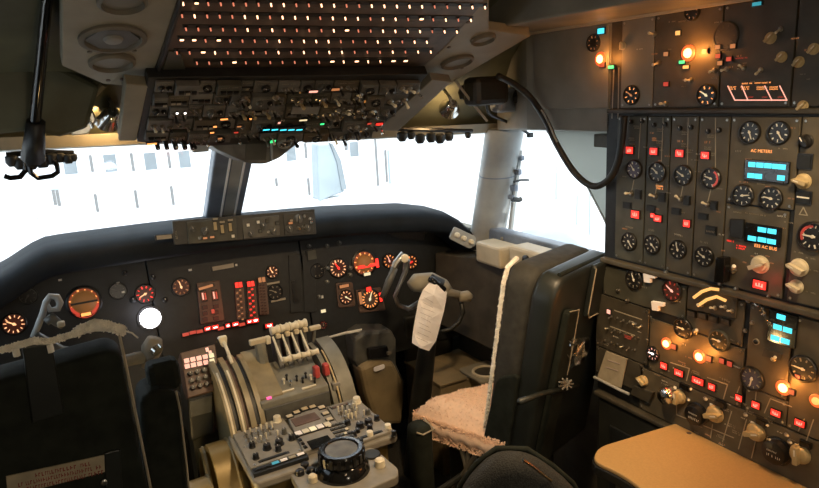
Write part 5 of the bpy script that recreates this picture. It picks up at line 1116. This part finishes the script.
obj('seat_cushion', MB().bx(-1.0, -.55, 1.42, 1.92, .33, .48), 'seat_inner', cs, bevel=.03); obj('seat_base', MB().bx(-.92, -.64, 1.5, 1.85, 0, .33), 'console_dark', cs)
obj('back_lower', MB().bx(-1.0, -.53, 1.30, 1.40, .2, .5), 'seat_shell', cs, bevel=.01)

# engineer seat back at the bottom of the frame
es = thing('engineer_chair', (.2, .95, 0), 'rounded black mesh seat back at the bottom centre', 'seat')
EM = Matrix.Translation((.165, .97, .02)) @ Matrix.Rotation(math.radians(-28), 4, 'Z') @ Matrix.Diagonal((.72, .8, 1, 1))
el = rpoly([(-.22, .45), (.26, .45), (.27, .66), (.19, .78), (.06, .865), (-.05, .875), (-.15, .80), (-.21, .66)], .07, 4)
obj('back_pad', MB().prism(el, -.05, .04, EM @ XZ), 'mesh_fabric', es, bevel=.03, seg=4, smooth=True)
obj('back_rim', MB().tube([EM @ Vector((x, .02, z)) for x, z in ((-.205, .66), (-.15, .79), (-.10, .84), (-.04, .872), (.05, .866), (.13, .82), (.19, .775), (.26, .67), (.265, .5))], .007, 8), 'seat_black', es, smooth='all')
obj('rim_strip', MB().tube([atY(*p, .90) for p in ((523, 460), (532, 466), (542, 474), (551, 481))], .0035, 6), 'chrome', es)
obj('seat_pan', MB().prism(rpoly([(-.22, -.05), (.22, -.05), (.22, -.48), (-.22, -.48)], .06), .40, .48, EM), 'mesh_fabric', es, bevel=.02)
obj('pillar', MB().lathe([(.06, 0), (.05, .05), (.045, .40)], 16, EM @ Matrix.Translation((0, -.25, 0))), 'console_dark', es, smooth=True)

# ================================================================== right footwell: pedal box, console with cup holder
pb = thing('pedal_box', (.42, 2.36, 0), 'grey brown pedal housing with a white oval label, right footwell', 'housing')
PY = 2.32
obj('housing', poly3([atY(*p, PY) for p in ((355, 338), (366, 331), (392, 330), (397, 340), (397, 365), (405, 382), (404, 412), (372, 412), (360, 372), (355, 362))], (0, 1, 0), .12), 'ped_dark', pb, bevel=.015)
obj('lower_shell', poly3([atY(*p, PY - .03) for p in ((360, 368), (374, 361), (394, 362), (404, 382), (403, 425), (376, 425), (366, 395))], (0, 1, 0), .10), 'console_brown', pb, bevel=.02)
obj('dark_pedal', poly3([atY(*p, PY - .03) for p in ((368, 349), (388, 346), (390, 357), (370, 360))], (0, 1, 0), .02), 'black', pb, bevel=.006)
c = atY(379, 368, PY - .04); obj('white_label', MB().prism(rpoly([(-.026, -.011), (.026, -.008), (.026, .013), (-.026, .010)], .01), 0, .004, Matrix.Translation(c) @ Matrix.Rotation(math.pi / 2, 4, 'X')), 'paper', pb)
obj('wing_nut', MB().box(atY(389, 353, PY - .05), (.02, .015, .015)), 'beige_dark', pb, bevel=.004)
obj('foot', MB().bx(.32, .52, 2.36, 2.46, 0, .25), 'console_dark', pb)
sc = thing('side_console', (.98, 2.0, 0), 'brown side console with a round cup holder beside the right seat', 'console')
obj('cabinet', MB().bx(1.0, 1.11, 2.0, 2.42, 0, .60), 'console_dark', sc, bevel=.01)
obj('front_box', MB().bx(.70, 1.0, 2.12, 2.42, 0, .43), 'console_brown', sc, bevel=.008)
obj('panel_dark', MB().bx(.70, .95, 2.40, 2.43, .42, .66), 'console_dark', sc, bevel=.01)
obj('box_lid', MB().bx(.695, .835, 2.11, 2.425, .43, .442), 'console_brown', sc, bevel=.004)
ct = obj('cup_tray', MB().prism(rpoly([(.84, 2.02), (1.0, 2.0), (1.0, 2.19), (.84, 2.19)], .02), .438, .45), 'beige', sc, bevel=.004); cc_ = atZ(486, 372, .45)
obj('cup_ring', MB().lathe([(.062, 0), (.062, .006), (.052, .008), (.050, .002), (.050, -.05)], 28, Matrix.Translation((cc_.x, cc_.y, .45)), False, False), 'knob_ivory', ct, smooth=True)
obj('cup_well', MB().lathe([(.050, .0008), (.048, .0012)], 28, Matrix.Translation((cc_.x, cc_.y, .45))), 'panel_brown_dark', ct)
obj('tray_support', MB().bx(.86, 1.0, 2.03, 2.18, .0, .438), 'console_brown', sc, bevel=.006)
obj('sloped_cover', MB().add([(.86, 2.40, .60), (1.1, 2.40, .60), (1.1, 2.40, .92), (.90, 2.44, .92), (.93, 1.9, .56), (1.1, 1.9, .56), (1.1, 1.95, .96), (1.0, 1.95, .96)], [(0, 1, 2, 3), (4, 7, 6, 5), (3, 2, 6, 7), (0, 3, 7, 4), (1, 5, 6, 2), (0, 4, 5, 1)]), 'panel_brown_dark', sc, bevel=.008)
obj('latch', MB().lathe([(.012, 0), (.008, .008)], 10, Matrix.Translation(atY(425, 296, 2.3))), 'steel', sc)

# ================================================================== lamps of the flight deck (above and behind the frame), some added as fill
def dome(loc, label, energy, aim, spot):
    t = thing('dome_lamp', loc, label, 'lamp')
    Mx = Matrix.Translation(loc)
    obj('housing', MB().lathe([(.07, .03), (.07, 0), (.055, -.008), (.05, 0)], 24, Mx), 'beige', t, smooth=True); obj('diffuser', MB().lathe([(.05, -.002), (.035, -.012), (.01, -.016)], 20, Mx), 'lit_warm', t, smooth='all')
    lamp_light('dome_lamp_light', (loc[0], loc[1], loc[2] - .03), energy, (1, .70, .40), .05, spot, aim)
dome((.62, .62, 1.78), 'round ceiling lamp above the engineer table', 16, (.74, 1.0, .6), 1.9)
dome((.25, 1.02, 1.95), 'round ceiling lamp above the pedestal', 50, (.42, 1.82, .5), 1.5)
dome((-.30, -.5, 2.0), 'added round fill lamp on the ceiling behind the left seat', 10, (.3, 1.0, 1.2), 2.4)  # unseen lamp added for general fill
fw_ = thing('hidden_footwell_lamp', (-.60, 1.66, .24), 'small warm lamp set out of sight under the left seat to light the footwell', 'lamp')  # unseen lamp added under the seat for the warm footwell glow
obj('shade', MB().bx(-.642, -.60, 1.62, 1.70, .24, .30), 'black', fw_); obj('bulb', MB().bx(-.600, -.594, 1.63, 1.69, .25, .29), 'lit_warm', fw_)
lamp_light('hidden_footwell_light', (-.54, 1.66, .40), 4.5, (1, .66, .25), .03)

wl = thing('added_fill_lamp', (-.1, -1.2, 1.35), 'added warm fill lamp on the rear bulkhead', 'lamp')  # unseen lamp added behind the camera as frontal fill
obj('housing', MB().box((-.1, -1.235, 1.35), (.30, .03, .12)), 'beige', wl, bevel=.008); obj('diffuser', MB().box((-.1, -1.215, 1.35), (.26, .012, .09)), 'lit_warm', wl, bevel=.004)
lamp_light('added_fill_light', (-.1, -1.18, 1.35), 16, (1, .88, .70), .12)
